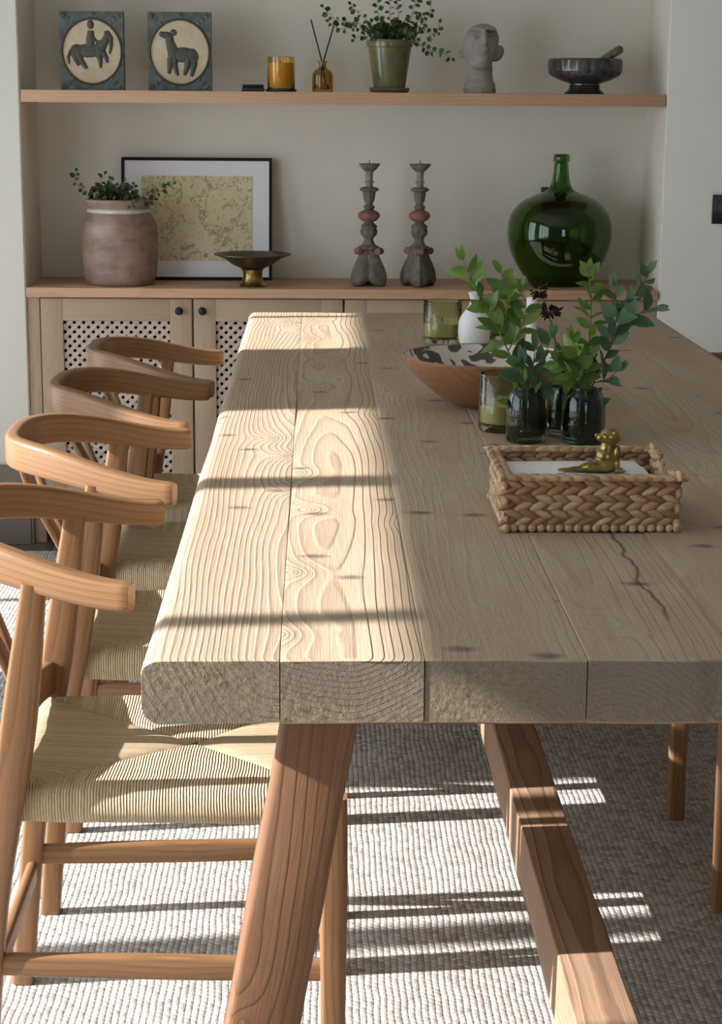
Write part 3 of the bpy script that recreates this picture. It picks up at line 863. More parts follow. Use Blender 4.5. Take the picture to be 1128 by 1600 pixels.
# terracotta jar with its plant
t = thing('potted_plant', 'small-leaved vine growing in a big weathered terracotta jar on the counter', 'potted plant', (-.597, 5.682, CT))
prof = spline([(.100, .004), (.110, .03), (.1145, .10), (.1125, .17), (.100, .205), (.090, .218)], 6)
prof = [(0, 0), (.094, 0)]+prof+spline([(.090, .218), (.092, .224), (.091, .231), (.096, .240), (.102, .249), (.101, .256)], 4)+[(.094, .257), (.086, .24), (.084, .215), (0, .213)]
nb = len(prof)
lathe_part('jar', prof, M['jar'], t, 64, rf=lambda th, z: 1+.008*math.sin(3*th+z*9)+.004*math.sin(11*th+40*z))
lathe_part('glazed_band', spline([(.0895, .214), (.0945, .2175), (.0955, .222), (.0945, .2265), (.0895, .230)], 4), M['jar_glaze'], t, 64)
lathe_part('soil', [(0, .232), (.05, .234), (.0885, .228), (.0875, .214), (0, .2135)], M['soil'], t, 32)
o0 = Vector((-.597, 5.682, CT))
def w2l(pts, o): return [Vector(p)-o for p in pts]
vine_plant(t, (-.015, -.01, .245), [w2l(s, o0) for s in (
    [(-.61, 5.67, 1.0), (-.66, 5.66, 1.035), (-.70, 5.65, 1.06), (-.722, 5.64, 1.085), (-.718, 5.64, 1.112)],
    [(-.61, 5.67, 1.0), (-.65, 5.64, 1.04), (-.645, 5.63, 1.08), (-.632, 5.63, 1.105)],
    [(-.60, 5.67, 1.0), (-.60, 5.65, 1.05), (-.615, 5.64, 1.09)],
    [(-.60, 5.67, 1.0), (-.58, 5.64, 1.04), (-.572, 5.63, 1.085)],
    [(-.60, 5.67, 1.0), (-.55, 5.63, 1.04), (-.545, 5.61, 1.075)],
    [(-.60, 5.67, 1.0), (-.55, 5.63, 1.03), (-.50, 5.60, 1.045), (-.46, 5.59, 1.06), (-.425, 5.585, 1.080)],
    [(-.60, 5.67, 1.0), (-.56, 5.60, 1.02), (-.50, 5.58, 1.030), (-.48, 5.575, 1.034)])], 3, extra=34, rad=.052, leafL=.0155)

# pedestal dish
t = thing('pedestal_dish', 'shallow dark bronze dish on a flared foot standing before the map', 'dish', (-.192, 5.632, CT))
lathe_part('bowl', [(0, .050), (.028, .051), (.06, .066), (.085, .0835), (.106, .0925), (.116, .0955), (.1155, .098), (.103, .0955), (.08, .088), (.05, .072), (0, .064)], M['bronze'], t, 56)
lathe_part('foot', [(0, 0), (.041, 0), (.042, .004), (.034, .012), (.029, .03), (.030, .045), (.033, .0515), (0, .0515)], M['brass'], t, 40)

# candlesticks
def candlestick(label, loc, rz, flip):
    t = thing('candlestick', label, 'candlestick', loc, rz, 'old carved candlesticks on the counter')
    # three-footed base
    def lobe(th):
        a = (th-PI/2) % (2*PI/3); a = min(a, 2*PI/3-a)/(PI/3)      # 0 on a foot, 1 between
        return a
    prof = [(.020, .004), (.052, .001), (.060, .006), (.064, .020), (.062, .040), (.053, .062), (.043, .080), (.036, .095), (.033, .105), (.030, .112)]
    prof = spline(prof, 3)
    def rf(th, z):
        a = lobe(th); k = max(0, 1-z/.115)
        inward = (.42+.16*(1-k))*a**.8
        return 1-inward*(.55+.45*k)
    g = G(); g.lathe([(0, .012)]+prof+[(0, .113)], 72, rf=rf)
    # lift the underside between the feet
    for v in g.v:
        th = math.atan2(v.y, v.x); a = lobe(th % (2*PI))
        if v.z < .03: v.z += (.03-v.z)*.75*max(0, a-.25)
    g.build('base', M['candle_old'], t, smooth=50)
    for k in range(3):
        th = PI/2+k*2*PI/3; d = Vector((math.cos(th), math.sin(th), 0)); sd = Vector((-d.y, d.x, 0))
        g = G(); c = d*.036+Vector((0, 0, .106))
        g.tube([c-sd*.013, c-sd*.011, c+sd*.011, c+sd*.013], [.008, .0105, .0105, .008], 16, ups=(0, 0, 1)); g.build('scroll', M['candle_red'], t, smooth=50)
    # carved leaves on the three faces
    for k in range(3):
        th = -PI/2+k*2*PI/3; d = Vector((math.cos(th), math.sin(th), 0)); sd = Vector((-d.y, d.x, 0))
        g = G()
        for (u, z, a, l) in ((0, .085, 0, .016), (0, .060, 0, .014), (-.012, .035, .8, .015), (.012, .035, -.8, .015), (-.024, .018, 1.2, .013), (.024, .018, -1.2, .013), (0, .03, 0, .013)):
            rr = .027-.00006*0 if z > .05 else .031
            rot = Matrix((sd, Vector((0, 0, 1)), d)).transposed() @ Matrix.Rotation(a, 3, 'Z')
            g.ellipsoid(d*(rr-.004+.0*z)+sd*u+Vector((0, 0, z)), (.0055, l*.75, .004), rot, 8, 6)
        g.build('carving', M['candle_grey'], t, smooth=60)
    lathe_part('column', spline([(.030, .112), (.031, .118), (.020, .124), (.016, .131), (.013, .140), (.015, .146), (.022, .155), (.0245, .166), (.0215, .174), (.024, .180), (.0165, .188), (.012, .193)], 3), M['candle_old'], t, 36, rf=lambda th, z: 1+.06*math.cos(6*th))
    lathe_part('knop', spline([(.012, .193), (.022, .198), (.0305, .207), (.0315, .213), (.029, .220), (.020, .226), (.012, .230)], 3), M['candle_red'], t, 48, rf=lambda th, z: 1+.055*abs(math.cos(4*th)))
    lathe_part('upper_column', spline([(.012, .230), (.0165, .234), (.0165, .240), (.011, .245), (.011, .249), (.015, .258), (.0175, .273), (.0185, .283), (.026, .286), (.027, .292), (.020, .297)], 3), M['candle_old'], t, 36, rf=lambda th, z: 1+.05*math.cos(8*th) if z > .25 else 1)
    lathe_part('neck', [(0, .296), (.011, .297), (.0105, .309), (.015, .311), (.015, .314), (.0105, .3155), (.011, .338), (.013, .345), (0, .346)], M['candle_grey'], t, 36)
    lathe_part('drip_pan', [(0, .343), (.013, .344), (.019, .348), (.027, .357), (.032, .364), (.0325, .367), (.028, .367), (.018, .361), (0, .358)], M['candle_old'], t, 40)
    lathe_part('pricket', [(0, .355), (.0014, .356), (.001, .375), (0, .381)], M['iron'], t, 8)
candlestick('old carved wooden candlestick with its flat carved face forward, left of the pair', (.160, 5.668, CT), 0, 0)
candlestick('old carved wooden candlestick with one foot pointing forward, right of the pair', (.313, 5.668, CT), PI/3, 1)

# demijohn
t = thing('demijohn', 'huge round dark green glass demijohn bottle with narrow neck on the counter', 'bottle', (.747, 5.722, CT))
outer = spline([(.085, .003), (.112, .035), (.140, .080), (.157, .130), (.1595, .172), (.150, .215), (.120, .252), (.080, .273), (.046, .286), (.031, .305), (.025, .335), (.0215, .372)], 6)
lip = [(.0225, .373), (.0255, .375), (.0262, .386), (.0245, .396), (.022, .3975), (.0165, .396)]
inner = [(r-.004 if z < .3 else r-.006, z) for r, z in reversed(outer) if z > .012]
g = G(); g.lathe([(0, .010), (.05, .006), (.078, .0)]+outer+lip+inner+[(.05, .016), (0, .018)], 96)
g.build('bottle_glass', M['demijohn'], t, smooth=60)

# ------------------------------------------------------------------ things on the shelf
def arc_pts(cx, cz, rx, rz, n=64, a0=0, a1=2*PI): return [(cx+rx*math.cos(a0+(a1-a0)*k/n), cz+rz*math.sin(a0+(a1-a0)*k/n)) for k in range(n)]
def tile(label, x, shape):
    t = thing('relief_block', label, 'ornament', (x, 5.655, SH), 0)
    w, h, d = .186, .226, .045; cz = h/2-.002
    g = G()
    # block with a round recess: outer square to ring
    n = 64; circ = arc_pts(0, cz, .088, .094, n)
    vs = []; fs = []
    def sq(a):
        c, s = math.cos(a), math.sin(a); k = min((w/2)/abs(c) if abs(c) > 1e-6 else 9, (h/2)/abs(s) if abs(s) > 1e-6 else 9); return (c*k, h/2+s*k)
    for k in range(n):
        a = 2*PI*k/n
        ox, oz = sq(a); vs += [(ox, -d/2, oz), (circ[k][0], -d/2, circ[k][1]), (circ[k][0], -d/2+.012, circ[k][1]), (ox, d/2, oz)]
    vs += [(0, -d/2+.012, cz), (0, d/2, h/2)]
    for k in range(n):
        a = k*4; b = (k+1) % n*4
        fs += [(a, b, b+1, a+1), (a+1, b+1, b+2, a+2), (a+2, b+2, 4*n), (a, a+3, b+3, b), (a+3, 4*n+1, b+3)]
    for k in range(n):                                        # exact corners
        pass
    g.add(vs, fs)
    for sx in (-1, 1):
        for sz in (0, 1):                                     # leaf scrolls in the corners
            for q in range(3):
                g.ellipsoid((sx*(.080-.012*q), -d/2-.0005, (.012+.010*q) if sz == 0 else h-(.012+.010*q)), (.009, .0025, .005), Euler((0, sx*(1 if sz else -1)*.8, 0)), 8, 6)
    g.box(-.010, .010, -d/2-.003, -d/2+.001, h-.014, h-.002, bev=.001)
    g.build('block', M['verdigris'], t, smooth=30)
    g = G(); ring = [(p[0], -d/2-.0005, p[1]) for p in arc_pts(0, cz, .0875, .0935, 64)]
    g.tube([Vector(p) for p in ring], .0032, 8, closed=True, ups=(0, 1, 0)); g.build('ring', M['rim_brown'], t, smooth=60)
    g = G(); g.prism(arc_pts(0, cz, .0845, .0905, 64), -d/2+.002, -d/2+.014); g.build('dish', M['cream_dish'], t, smooth=30)
    g = G()
    for s in shape: s(g, -d/2, cz)
    g.build('animal_relief', M['relief'], t, smooth=60)
S = .226/1060.   # drawing units to metres
def deer(g, y, cz):
    def P(px, py): return (px-575)*S, cz-(py-625)*S
    def el(px, py, a, b, rot=0):
        x, z = P(px, py); g.ellipsoid((x, y+.003, z), (a*S, .006, b*S), Euler((0, rot, 0)), 16, 10)
    def limb(pts, ws):
        g.sweep([Vector((P(*p)[0], y+.003, P(*p)[1])) for p in pts], [[(w*S*math.cos(k*PI/5), .0055*math.sin(k*PI/5)) for k in range(10)] for w in ws], ups=(0, 1, 0))
    el(620, 660, 185, 105); el(740, 660, 85, 90); el(490, 640, 85, 110)
    limb([(500, 660), (465, 560), (440, 480), (430, 400)], [92, 76, 64, 56])
    el(400, 400, 88, 50, .1); el(335, 385, 42, 40); el(495, 362, 48, 44, .5); el(440, 450, 60, 70)
    limb([(455, 700), (440, 800), (425, 915)], [56, 42, 24])
    limb([(505, 700), (510, 820), (545, 940)], [50, 38, 24])
    limb([(690, 700), (680, 820), (640, 935)], [60, 46, 24])
    limb([(770, 700), (775, 800), (735, 950)], [58, 42, 24])
    limb([(800, 640), (815, 700), (800, 760)], [22, 20, 10])
def rider(g, y, cz):
    def P(px, py): return (px-525)*S, cz-(py-610)*S
    def el(px, py, a, b, rot=0):
        x, z = P(px, py); g.ellipsoid((x, y+.003, z), (a*S, .006, b*S), Euler((0, rot, 0)), 16, 10)
    def limb(pts, ws):
        g.sweep([Vector((P(*p)[0], y+.003, P(*p)[1])) for p in pts], [[(w*S*math.cos(k*PI/5), .0055*math.sin(k*PI/5)) for k in range(10)] for w in ws], ups=(0, 1, 0))
    el(480, 600, 200, 95); el(320, 600, 95, 90); el(620, 590, 90, 100)
    limb([(620, 600), (690, 500), (740, 400), (730, 330)], [85, 65, 50, 30])
    limb([(735, 350), (790, 430), (790, 540), (770, 640)], [40, 36, 28, 16])
    limb([(500, 560), (510, 430), (515, 330)], [65, 60, 45]); el(515, 250, 50, 62)
    limb([(520, 400), (600, 480), (690, 470)], [26, 22, 16])
    limb([(330, 640), (380, 740), (450, 840)], [60, 44, 26]); limb([(270, 620), (300, 720), (340, 800)], [48, 34, 20])
    limb([(620, 640), (640, 740), (640, 830)], [48, 34, 20]); limb([(680, 620), (725, 700), (735, 760)], [44, 32, 18])
    limb([(240, 590), (200, 680), (210, 780)], [26, 24, 14])
tile('square metal block with a raised deer on a cream round, on the shelf', -.404, [deer])
tile('square metal block with a raised horse and rider on cream, leftmost on the shelf', -.662, [rider])

t = thing('scented_candle', 'amber glass candle on the shelf beside a flat black box', 'candle', (-.105, 5.645, SH))
lathe_part('dish', [(0, 0), (.044, 0), (.046, .003), (.045, .008), (.041, .0085), (.040, .005), (0, .005)], M['black_glass'], t, 40)
lathe_part('jar', [(0, .0055), (.038, .0055), (.0405, .009), (.0405, .100), (.039, .1005), (.038, .0995), (.038, .012), (0, .011)], M['amber_glass'], t, 48)
lathe_part('wax', [(0, .0125), (.0372, .0125), (.0372, .083), (0, .082)], M['amber_wax'], t, 40)
lathe_part('wick', [(0, .080), (.0012, .081), (.0012, .091), (0, .092)], M['reed'], t, 6)
t = thing('flat_box', 'small flat black box lying left of the amber candle', 'box', (-.188, 5.64, SH))
g = G(); g.box(-.034, .034, -.025, .025, 0, .010, bev=.0015); g.build('tray', M['black_glass'], t)
g = G(); g.box(-.031, .031, -.023, .023, .010, .020, bev=.002); g.build('lid', M['black'], t)

t = thing('reed_diffuser', 'little amber bottle with two black reeds between the candle and the plant', 'diffuser', (.018, 5.645, SH))
pr = [(0, 0), (.030, 0), (.0315, .004), (.0315, .040)]+spline([(.0315, .040), (.030, .053), (.022, .064), (.012, .070), (.0105, .078)], 4)+[(.0105, .084), (.0185, .086), (.0185, .089), (.009, .089), (.0085, .078)]+spline([(.0105, .068), (.021, .061), (.0285, .052), (.0295, .04)], 4)+[(.0295, .006), (0, .005)]
lathe_part('bottle', pr, M['amber_dark'], t, 48)
lathe_part('perfume', [(0, .0055), (.0288, .0060), (.0288, .022), (0, .022)], M['amber_glass'], t, 36)
for tx, bx, ty in ((-.035, .012, 1.558), (.034, -.012, 1.546)):
    g = G(); g.tube([(bx, .003, .01), (bx*.1+tx*.1, 0, .088), (tx, -.004, ty-SH)], .0022, 8); g.build('reed', M['reed'], t)

t = thing('potted_plant', 'trailing small-leaved plant in olive glazed pot on the shelf', 'potted plant', (.217, 5.655, SH))
lathe_part('saucer', [(0, 0), (.054, 0), (.058, .004), (.0605, .013), (.057, .0145), (.054, .007), (0, .006)], M['pot_saucer'], t, 48)
lathe_part('pot', [(0, .007), (.045, .007), (.047, .012), (.064, .130), (.0675, .132), (.0695, .147), (.0675, .152), (.063, .152), (.060, .140), (0, .139)], M['green_pot'], t, 56, rf=lambda th, z: 1+.004*math.sin(5*th+z*30))
lathe_part('soil', [(0, .147), (.03, .148), (.060, .144), (.059, .1395), (0, .1395)], M['soil'], t, 32)
o1 = Vector((.217, 5.655, SH)); CR = (.217, 5.65, 1.50)
vine_plant(t, (0, 0, .150), [w2l(s, o1) for s in (
    [CR, (.17, 5.63, 1.53), (.12, 5.62, 1.548), (.06, 5.62, 1.556), (.019, 5.62, 1.592)],
    [CR, (.16, 5.61, 1.52), (.11, 5.60, 1.535), (.07, 5.60, 1.53), (.035, 5.60, 1.55)],
    [CR, (.17, 5.62, 1.54), (.13, 5.61, 1.57), (.10, 5.61, 1.60)],
    [CR, (.18, 5.61, 1.51), (.13, 5.59, 1.51), (.11, 5.58, 1.50)],
    [CR, (.185, 5.62, 1.56), (.175, 5.61, 1.625)], [CR, (.215, 5.62, 1.57), (.212, 5.61, 1.64)],
    [CR, (.24, 5.62, 1.56), (.235, 5.61, 1.615), (.245, 5.6, 1.65)], [CR, (.27, 5.62, 1.55), (.285, 5.61, 1.60), (.30, 5.6, 1.63)],
    [CR, (.28, 5.61, 1.53), (.32, 5.6, 1.555), (.335, 5.6, 1.60), (.33, 5.6, 1.63)],
    [CR, (.27, 5.61, 1.52), (.31, 5.6, 1.53), (.345, 5.59, 1.51), (.36, 5.59, 1.55)],
    [CR, (.27, 5.60, 1.51), (.31, 5.58, 1.48), (.34, 5.575, 1.468), (.375, 5.57, 1.46), (.395, 5.57, 1.448)],
    [CR, (.25, 5.6, 1.53), (.29, 5.59, 1.55), (.31, 5.59, 1.57)])], 5, extra=52, rad=.050, leafL=.0155)

# stone head looking up
def head_post(v):
    def push(c, r, a, d=Vector((0, 1, 0))):
        nonlocal v
        q = (v-Vector(c)).length/r
        if q < 1: v = v+d*(a*(1-q*q)**2)
    push((-.016, -.048, .172), .020, .016); push((.024, -.044, .176), .017, .013)
    return v
t = thing('stone_bust', 'grey stone head with long neck tilted upward, on the shelf', 'sculpture', (.487, 5.66, SH))
E_ = Euler
o = blob('head', [((-.002, .004, .130), (.052, .052, .060)), ((.006, .014, .158), (.050, .052, .044)), ((.004, -.020, .128), (.040, .042, .048)),
    ((.003, -.046, .100), (.022, .020, .016)), ((0, -.020, .088), (.034, .032, .022)),
    ((.006, -.060, .160), (.009, .018, .026), E_((-.5, 0, 0))), ((.006, -.072, .147), (.012, .011, .008)),
    ((-.012, -.040, .183), (.022, .016, .009)), ((.024, -.038, .184), (.019, .014, .009)),
    ((.005, -.060, .132), (.018, .014, .0055)), ((.005, -.058, .121), (.016, .013, .0055)),
    ((-.054, .016, .112), (.009, .010, .014), E_((0, -.5, 0))), ((.052, .016, .116), (.018, .024, .026), E_((0, .5, 0))),
    ((0, .006, .070), (.038, .036, .040)), ((0, .006, .045), (.039, .037, .044)), ((0, .004, .022), (.047, .043, .030)), ((0, .002, .012), (.050, .046, .012))],
    .0026, M['stone'], t, 2, head_post)
for v in o.data.vertices:
    if v.co.z < .003: v.co.z = 0.0
g = G(); g.lathe([(0, .014), (.046, .014), (.049, .004), (.048, 0), (0, 0)], 8); g.build('neck_base', M['stone'], t, smooth=20)

# mortar and pestle
t = thing('footed_mortar', 'grey ribbed metal footed bowl at the right end of the shelf', 'bowl', (.800, 5.655, SH))
lathe_part('bowl', [(0, .030), (.045, .030), (.075, .040), (.096, .052), (.103, .058), (.104, .064), (.106, .066), (.107, .098), (.105, .103), (.098, .103), (.096, .070), (.070, .048), (0, .042)], M['metal_bowl'], t, 96, rf=lambda th, z: 1+(.035*abs(math.sin(14*th)) if .045 < z < .1 else 0))
lathe_part('foot', [(0, 0), (.058, 0), (.060, .003), (.050, .011), (.045, .020), (.047, .023), (.044, .026), (.044, .031), (0, .031)], M['metal_bowl'], t, 56)
o = thing('pestle', 'short mottled stone pestle resting in the footed metal bowl', 'pestle', (.800, 5.655, SH))
g = G(); g.tube([(-.02, 0, .062), (-.015, 0, .064), (.04, 0, .092), (.085, 0, .120), (.104, 0, .1315), (.110, 0, .1345)], [.003, .010, .011, .0125, .0125, .006], 20); g.build('shaft', M['marble'], o, smooth=60)

# ------------------------------------------------------------------ things on the dining table
TS = .7628
def votive(label, x, y, r=.042, h=.097, wx=.034):
    t = thing('candle_holder', label, 'candle holder', (x, y, TS), 0, 'olive glass candle holders')
    g = G(); g.lathe([(0, .0), (r*.93, .0), (r*.985, .004), (r, .012), (r, h-.001), (r-.001, h), (r-.0026, h-.001), (r-.0028, .014), (r*.8, .010), (0, .010)], 56); g.build('glass', M['votive'], t, smooth=50)
    lathe_part('candle', [(0, .0105), (r*.74, .0105), (r-.0035, .016), (r-.0035, wx+.012), (r-.006, wx+.010), (0, wx+.009)], M['wax'], t, 40)
    lathe_part('wick', [(0, wx+.006), (.001, wx+.008), (.001, wx+.018), (0, wx+.019)], M['reed'], t, 6)
votive('olive glass candle holder with green wax, farthest left, beside white bottle', .304, 4.435, r=.046, h=.099)
votive('olive glass candle holder half hidden by leaves behind the white bottle', .444, 4.52, r=.046, h=.103)
votive('olive bubbly glass candle holder left of the ribbed green vase', .330, 3.235, r=.0415, h=.102)
votive('olive bubbly glass candle holder between two ribbed green vases', .398, 3.282, r=.0385, h=.102, wx=.025)

t = thing('bottle_vase', 'white ceramic bottle vase with flared lip behind the wooden bowl', 'vase', (.375, 4.37, TS))
pr = spline([(.032, .002), (.037, .020), (.038, .045), (.034, .066), (.023, .082), (.0135, .096), (.0105, .106), (.012, .116), (.0165, .127)], 5)
g = G(); g.lathe([(0, 0)]+pr+[(.0155, .1275), (.010, .116), (.008, .106), (0, .100)], 56); g.build('vase_body', M['white_ceramic'], t, smooth=60)
t = thing('taper_candle', 'slim white candle standing behind the patterned wooden bowl', 'candle', (.509, 4.36, TS))
lathe_part('wax', [(0, 0), (.0125, 0), (.0125, .112), (.011, .1165), (.006, .1175), (0, .116)], M['candle_white'], t, 32)
lathe_part('wick', [(0, .115), (.0008, .116), (.0008, .124), (0, .125)], M['reed'], t, 6)

t = thing('serving_bowl', 'wide oval wooden bowl painted inside with black and white leaf pattern', 'bowl', (.335, 3.505, TS))
def wob(th, z): return 1.0
pr_o = spline([(.060, .001), (.085, .010), (.120, .036), (.150, .066), (.168, .092)], 6)
pr_i = spline([(.163, .094), (.148, .074), (.118, .045), (.080, .020), (.05, .014)], 6)
g = G(); g.lathe([(0, 0), (.05, 0)]+pr_o+[(.169, .0955), (.167, .0975), (.1645, .0965)], 96, rf=lambda th, z: 1+.012*math.cos(2*th+.4))
g.build('bowl_shell', M['bowl_wood'], t, smooth=60)
g = G(); g.lathe([(.1648, .0962)]+pr_i+[(0, .012)], 96, rf=lambda th, z: 1+.012*math.cos(2*th+.4))
o = g.build('painted_lining', M['bowl_in'], t, smooth=60, recalc=False)
o['label'] = 'white lining painted with dark leaves'

def vase(label, x, y, r=.0335, h=.094, rz=0, tilt=0):
    t = thing('ribbed_vase', label, 'vase', (x, y, TS), rz, 'small dark green ribbed vases')
    prof = []
    k = 0; z = .004
    body = spline([(r*.93, .002), (r, .010), (r, .045), (r*.96, .066), (r*.84, .083), (r*.66, .091), (r*.62, h)], 8)
    g = G(); g.lathe([(0, 0)]+body+[(r*.58, h), (r*.60, .088), (r*.78, .078), (r*.88, .06), (r*.9, .012), (0, .008)], 80,
        rf=lambda th, z: 1+(.012*math.sin(z*2*PI/.0052) if .006 < z < .074 else 0))
    g.build('glass', M['vase'], t, smooth=60)
    # facets pressed up the side
    g = G()
    for q in range(4):
        a = -1.9+q*.9
        P = [(math.cos(a)*(rr+.0003), math.sin(a)*(rr+.0003), zz) for rr, zz in body[4:-10]]
        g.tube(P, .0011, 6)
    g.build('pressed_rib', M['vase'], t, smooth=60)
    return t
vase('small dark green ribbed vase holding the tall leaning sprig, leftmost of three vases', .3595, 3.125)
vase('small dark green ribbed vase behind and between the other two vases', .4385, 3.195)
vase('small dark green ribbed vase nearest the brass animal, rightmost of three vases', .4575, 3.118, r=.0365, h=.095)

def sprig(name, label, main, sides, seed, L=.052, W=.026, mat='leaf', step=.020, smat='stem', bare=.12, tipshrink=.35):
    o = Vector(main[0]); t = thing(name, label, 'foliage', tuple(o)); r = random.Random(seed)
    gs = G(); gl_ = G()
    for bi, st in enumerate([main]+sides):
        P = bez([Vector(p)-o for p in st], 24); n = len(P)
        gs.tube(P, [.0017*(1-.6*i/n)*(1 if bi == 0 else .75) for i in range(n)], 7)
        tot = sum((P[i+1]-P[i]).length for i in range(n-1)); acc = 0; nxt = tot*(bare if bi == 0 else .1)+.004; sgn = r.choice((-1, 1))
        for i in range(n-1):
            acc += (P[i+1]-P[i]).length
            while acc > nxt:
                tg = (P[i+1]-P[i]).normalized(); sgn = -sgn
                ax = tg.cross(Vector((0, 1, 0))); ax = (ax+rv(r, .8)).normalized()
                d = (ax*sgn*.85+tg*.75).normalized()
                k = 1-tipshrink*(acc/tot); l = L*k*r.uniform(.75, 1.15)
                leaf_geo(gl_, P[i]+d*.001, d, (Vector((0, -.9, .5))+rv(r, .8)).normalized(), l, W/L*l*r.uniform(.85, 1.15), lv=r.random()**1.2, curl=r.uniform(-.05, .25), nseg=7)
                nxt += step*r.uniform(.55, 1.25)*(1-.3*acc/tot)
        for q in range(2):
            d = (P[-1]-P[-2]).normalized()+rv(r, .35)
            leaf_geo(gl_, P[-1], d, Vector((0, -.9, .4))+rv(r, .4), L*.55, W*.45, lv=.8+.2*r.random(), nseg=6)
    gs.build('stem', M[smat], t, smooth=60); gl_.build('leaves', M[mat], t, recalc=False, smooth=80)
    return t
sprig('leafy_sprig', 'long bright green leafy sprig leaning left out of the leftmost ribbed vase',
    [(.360, 3.125, .775), (.356, 3.12, .850), (.340, 3.115, .890), (.299, 3.11, .972), (.271, 3.105, 1.02), (.257, 3.10, 1.047), (.245, 3.095, 1.074)],
    [[(.310, 3.11, .95), (.322, 3.11, .985), (.318, 3.105, 1.02), (.309, 3.1, 1.052)], [(.325, 3.11, .92), (.345, 3.105, .96), (.352, 3.1, 1.00), (.335, 3.1, 1.03)]], 21, step=.0135)
sprig('leafy_sprig', 'short dark sprig with upright leaves at the mouth of the leftmost ribbed vase',
    [(.362, 3.128, .800), (.366, 3.12, .852), (.370, 3.118, .90), (.372, 3.115, .925)],
    [[(.364, 3.125, .84), (.350, 3.11, .88), (.345, 3.10, .905)], [(.366, 3.125, .84), (.385, 3.12, .90), (.398, 3.11, .945)]], 33, L=.052, W=.025, mat='leaf_blue', step=.022)
sprig('leafy_sprig', 'upright sprig with broad green leaves in the rightmost ribbed vase',
    [(.452, 3.120, .775), (.450, 3.12, .850), (.458, 3.112, .90), (.463, 3.105, .96), (.461, 3.10, 1.02), (.455, 3.10, 1.055)],
    [[(.452, 3.115, .86), (.425, 3.10, .885), (.408, 3.09, .905)], [(.455, 3.11, .87), (.440, 3.09, .915), (.428, 3.085, .945)]], 52, L=.048, W=.026, step=.0125)
sprig('leafy_sprig', 'blue-green leafy branch leaning right out of the rightmost ribbed vase',
    [(.464, 3.122, .775), (.470, 3.125, .850), (.492, 3.12, .907), (.512, 3.115, .956), (.531, 3.11, 1.005), (.550, 3.105, 1.038), (.557, 3.10, 1.054)],
    [[(.500, 3.12, .93), (.508, 3.11, .985), (.500, 3.105, 1.03)], [(.515, 3.115, .96), (.540, 3.10, .985), (.568, 3.09, .995)], [(.475, 3.12, .865), (.495, 3.10, .875), (.508, 3.09, .89)]], 64, L=.047, W=.025, mat='leaf_blue', smat='stem_brown', step=.0145)
sprig('leafy_sprig', 'low sprig of dark leaves spilling from the ribbed vase behind the other two',
    [(.4385, 3.195, .775), (.4385, 3.192, .850), (.432, 3.17, .885), (.420, 3.16, .910)],
    [[(.4385, 3.19, .85), (.455, 3.17, .88), (.47, 3.16, .895)], [(.4385, 3.19, .85), (.43, 3.16, .87), (.41, 3.14, .88)]], 77, L=.040, W=.021, mat='leaf_blue', step=.012)
t = thing('dried_flower', 'dark brown dried flower head on a thin stem above the vases', 'flower', (.442, 3.190, .775))
o2 = Vector((.442, 3.190, .775)); r = random.Random(4)
g = G(); g.tube(bez([Vector(p)-o2 for p in ((.442, 3.19, .775), (.438, 3.185, .86), (.420, 3.17, .905), (.402, 3.16, .965), (.390, 3.15, 1.000), (.381, 3.145, 1.022))], 24), .0011, 6)
g.build('stem', M['stem_brown'], t)
for cc, rad, nn in (((.380, 3.145, 1.020), (.017, .014, .017), 46), ((.397, 3.15, .984), (.026, .014, .012), 54)):
    g = G()
    for k in range(nn):
        d = rv(r).normalized(); p = Vector(cc)-o2+Vector((d.x*rad[0], d.y*rad[1], d.z*rad[2]))*r.uniform(.5, 1)
        rot = d.to_track_quat('Z', 'Y').to_matrix()
        g.ellipsoid(p, (.0028*r.uniform(.6, 1.2), .0018, .0055*r.uniform(.6, 1.2)), rot, 6, 5)
    g.build('flower_head', M['dried'], t, smooth=60)

# basket
BX0, BX1, BY0, BY1, BH = .250, .500, 2.435, 2.655, .080
bc = ((BX0+BX1)/2, (BY0+BY1)/2)
t = thing('woven_basket', 'rectangular braided water-hyacinth tray basket on the table', 'basket', (bc[0], bc[1], TS))
hw, hd = (BX1-BX0)/2, (BY1-BY0)/2
r = random.Random(12)
def flare(z): return (z/BH)*.003-.003
def side_frame(k):
    return [((1, 0, 0), (0, -1, 0), hw, hd), ((0, 1, 0), (1, 0, 0), hd, hw), ((-1, 0, 0), (0, 1, 0), hw, hd), ((0, -1, 0), (-1, 0, 0), hd, hw)][k]
g = G()
for k in range(4):
    T, O, hl, ho = side_frame(k); T = Vector(T); O = Vector(O)
    rows = 6; rh = (BH-.016)/rows
    for i in range(rows):
        z = .010+rh*(i+.5); tilt = .42 if i % 2 == 0 else -.42
        n = int(2*hl/.0215); 
        for j in range(-1, n+1):
            u = -hl+.0215*(j+.5+(.25 if i % 2 else 0)+r.uniform(-.08, .08))
            if abs(u) > hl-.010: continue
            dip = 0
            if k == 1: dip = .018*math.exp(-(u/.055)**4) if z > .04 else 0
            c = T*u+O*(ho-.007+flare(z))+Vector((0, 0, z-dip*z/BH))
            B = Matrix((T, Vector((0, 0, 1)), O)).transposed() @ Matrix.Rotation(tilt, 3, 'Z')
            g.ellipsoid(c, (.0155*r.uniform(.92, 1.08), .0058*r.uniform(.9, 1.15), .0052), B, 9, 7, lv=r.random())
    n = int(2*hl/.012)
    for j in range(n):                                            # bottom row of round lumps
        u = -hl+2*hl*(j+.5)/n
        g.ellipsoid(T*u+O*(ho-.009)+Vector((0, 0, .0062)), (.0064, .0062, .0062), Matrix((T, O, Vector((0, 0, 1)))).transposed(), 8, 6, lv=.5+.5*r.random())
g.build('braided_sides', M['basket'], t, smooth=60)
g = G()
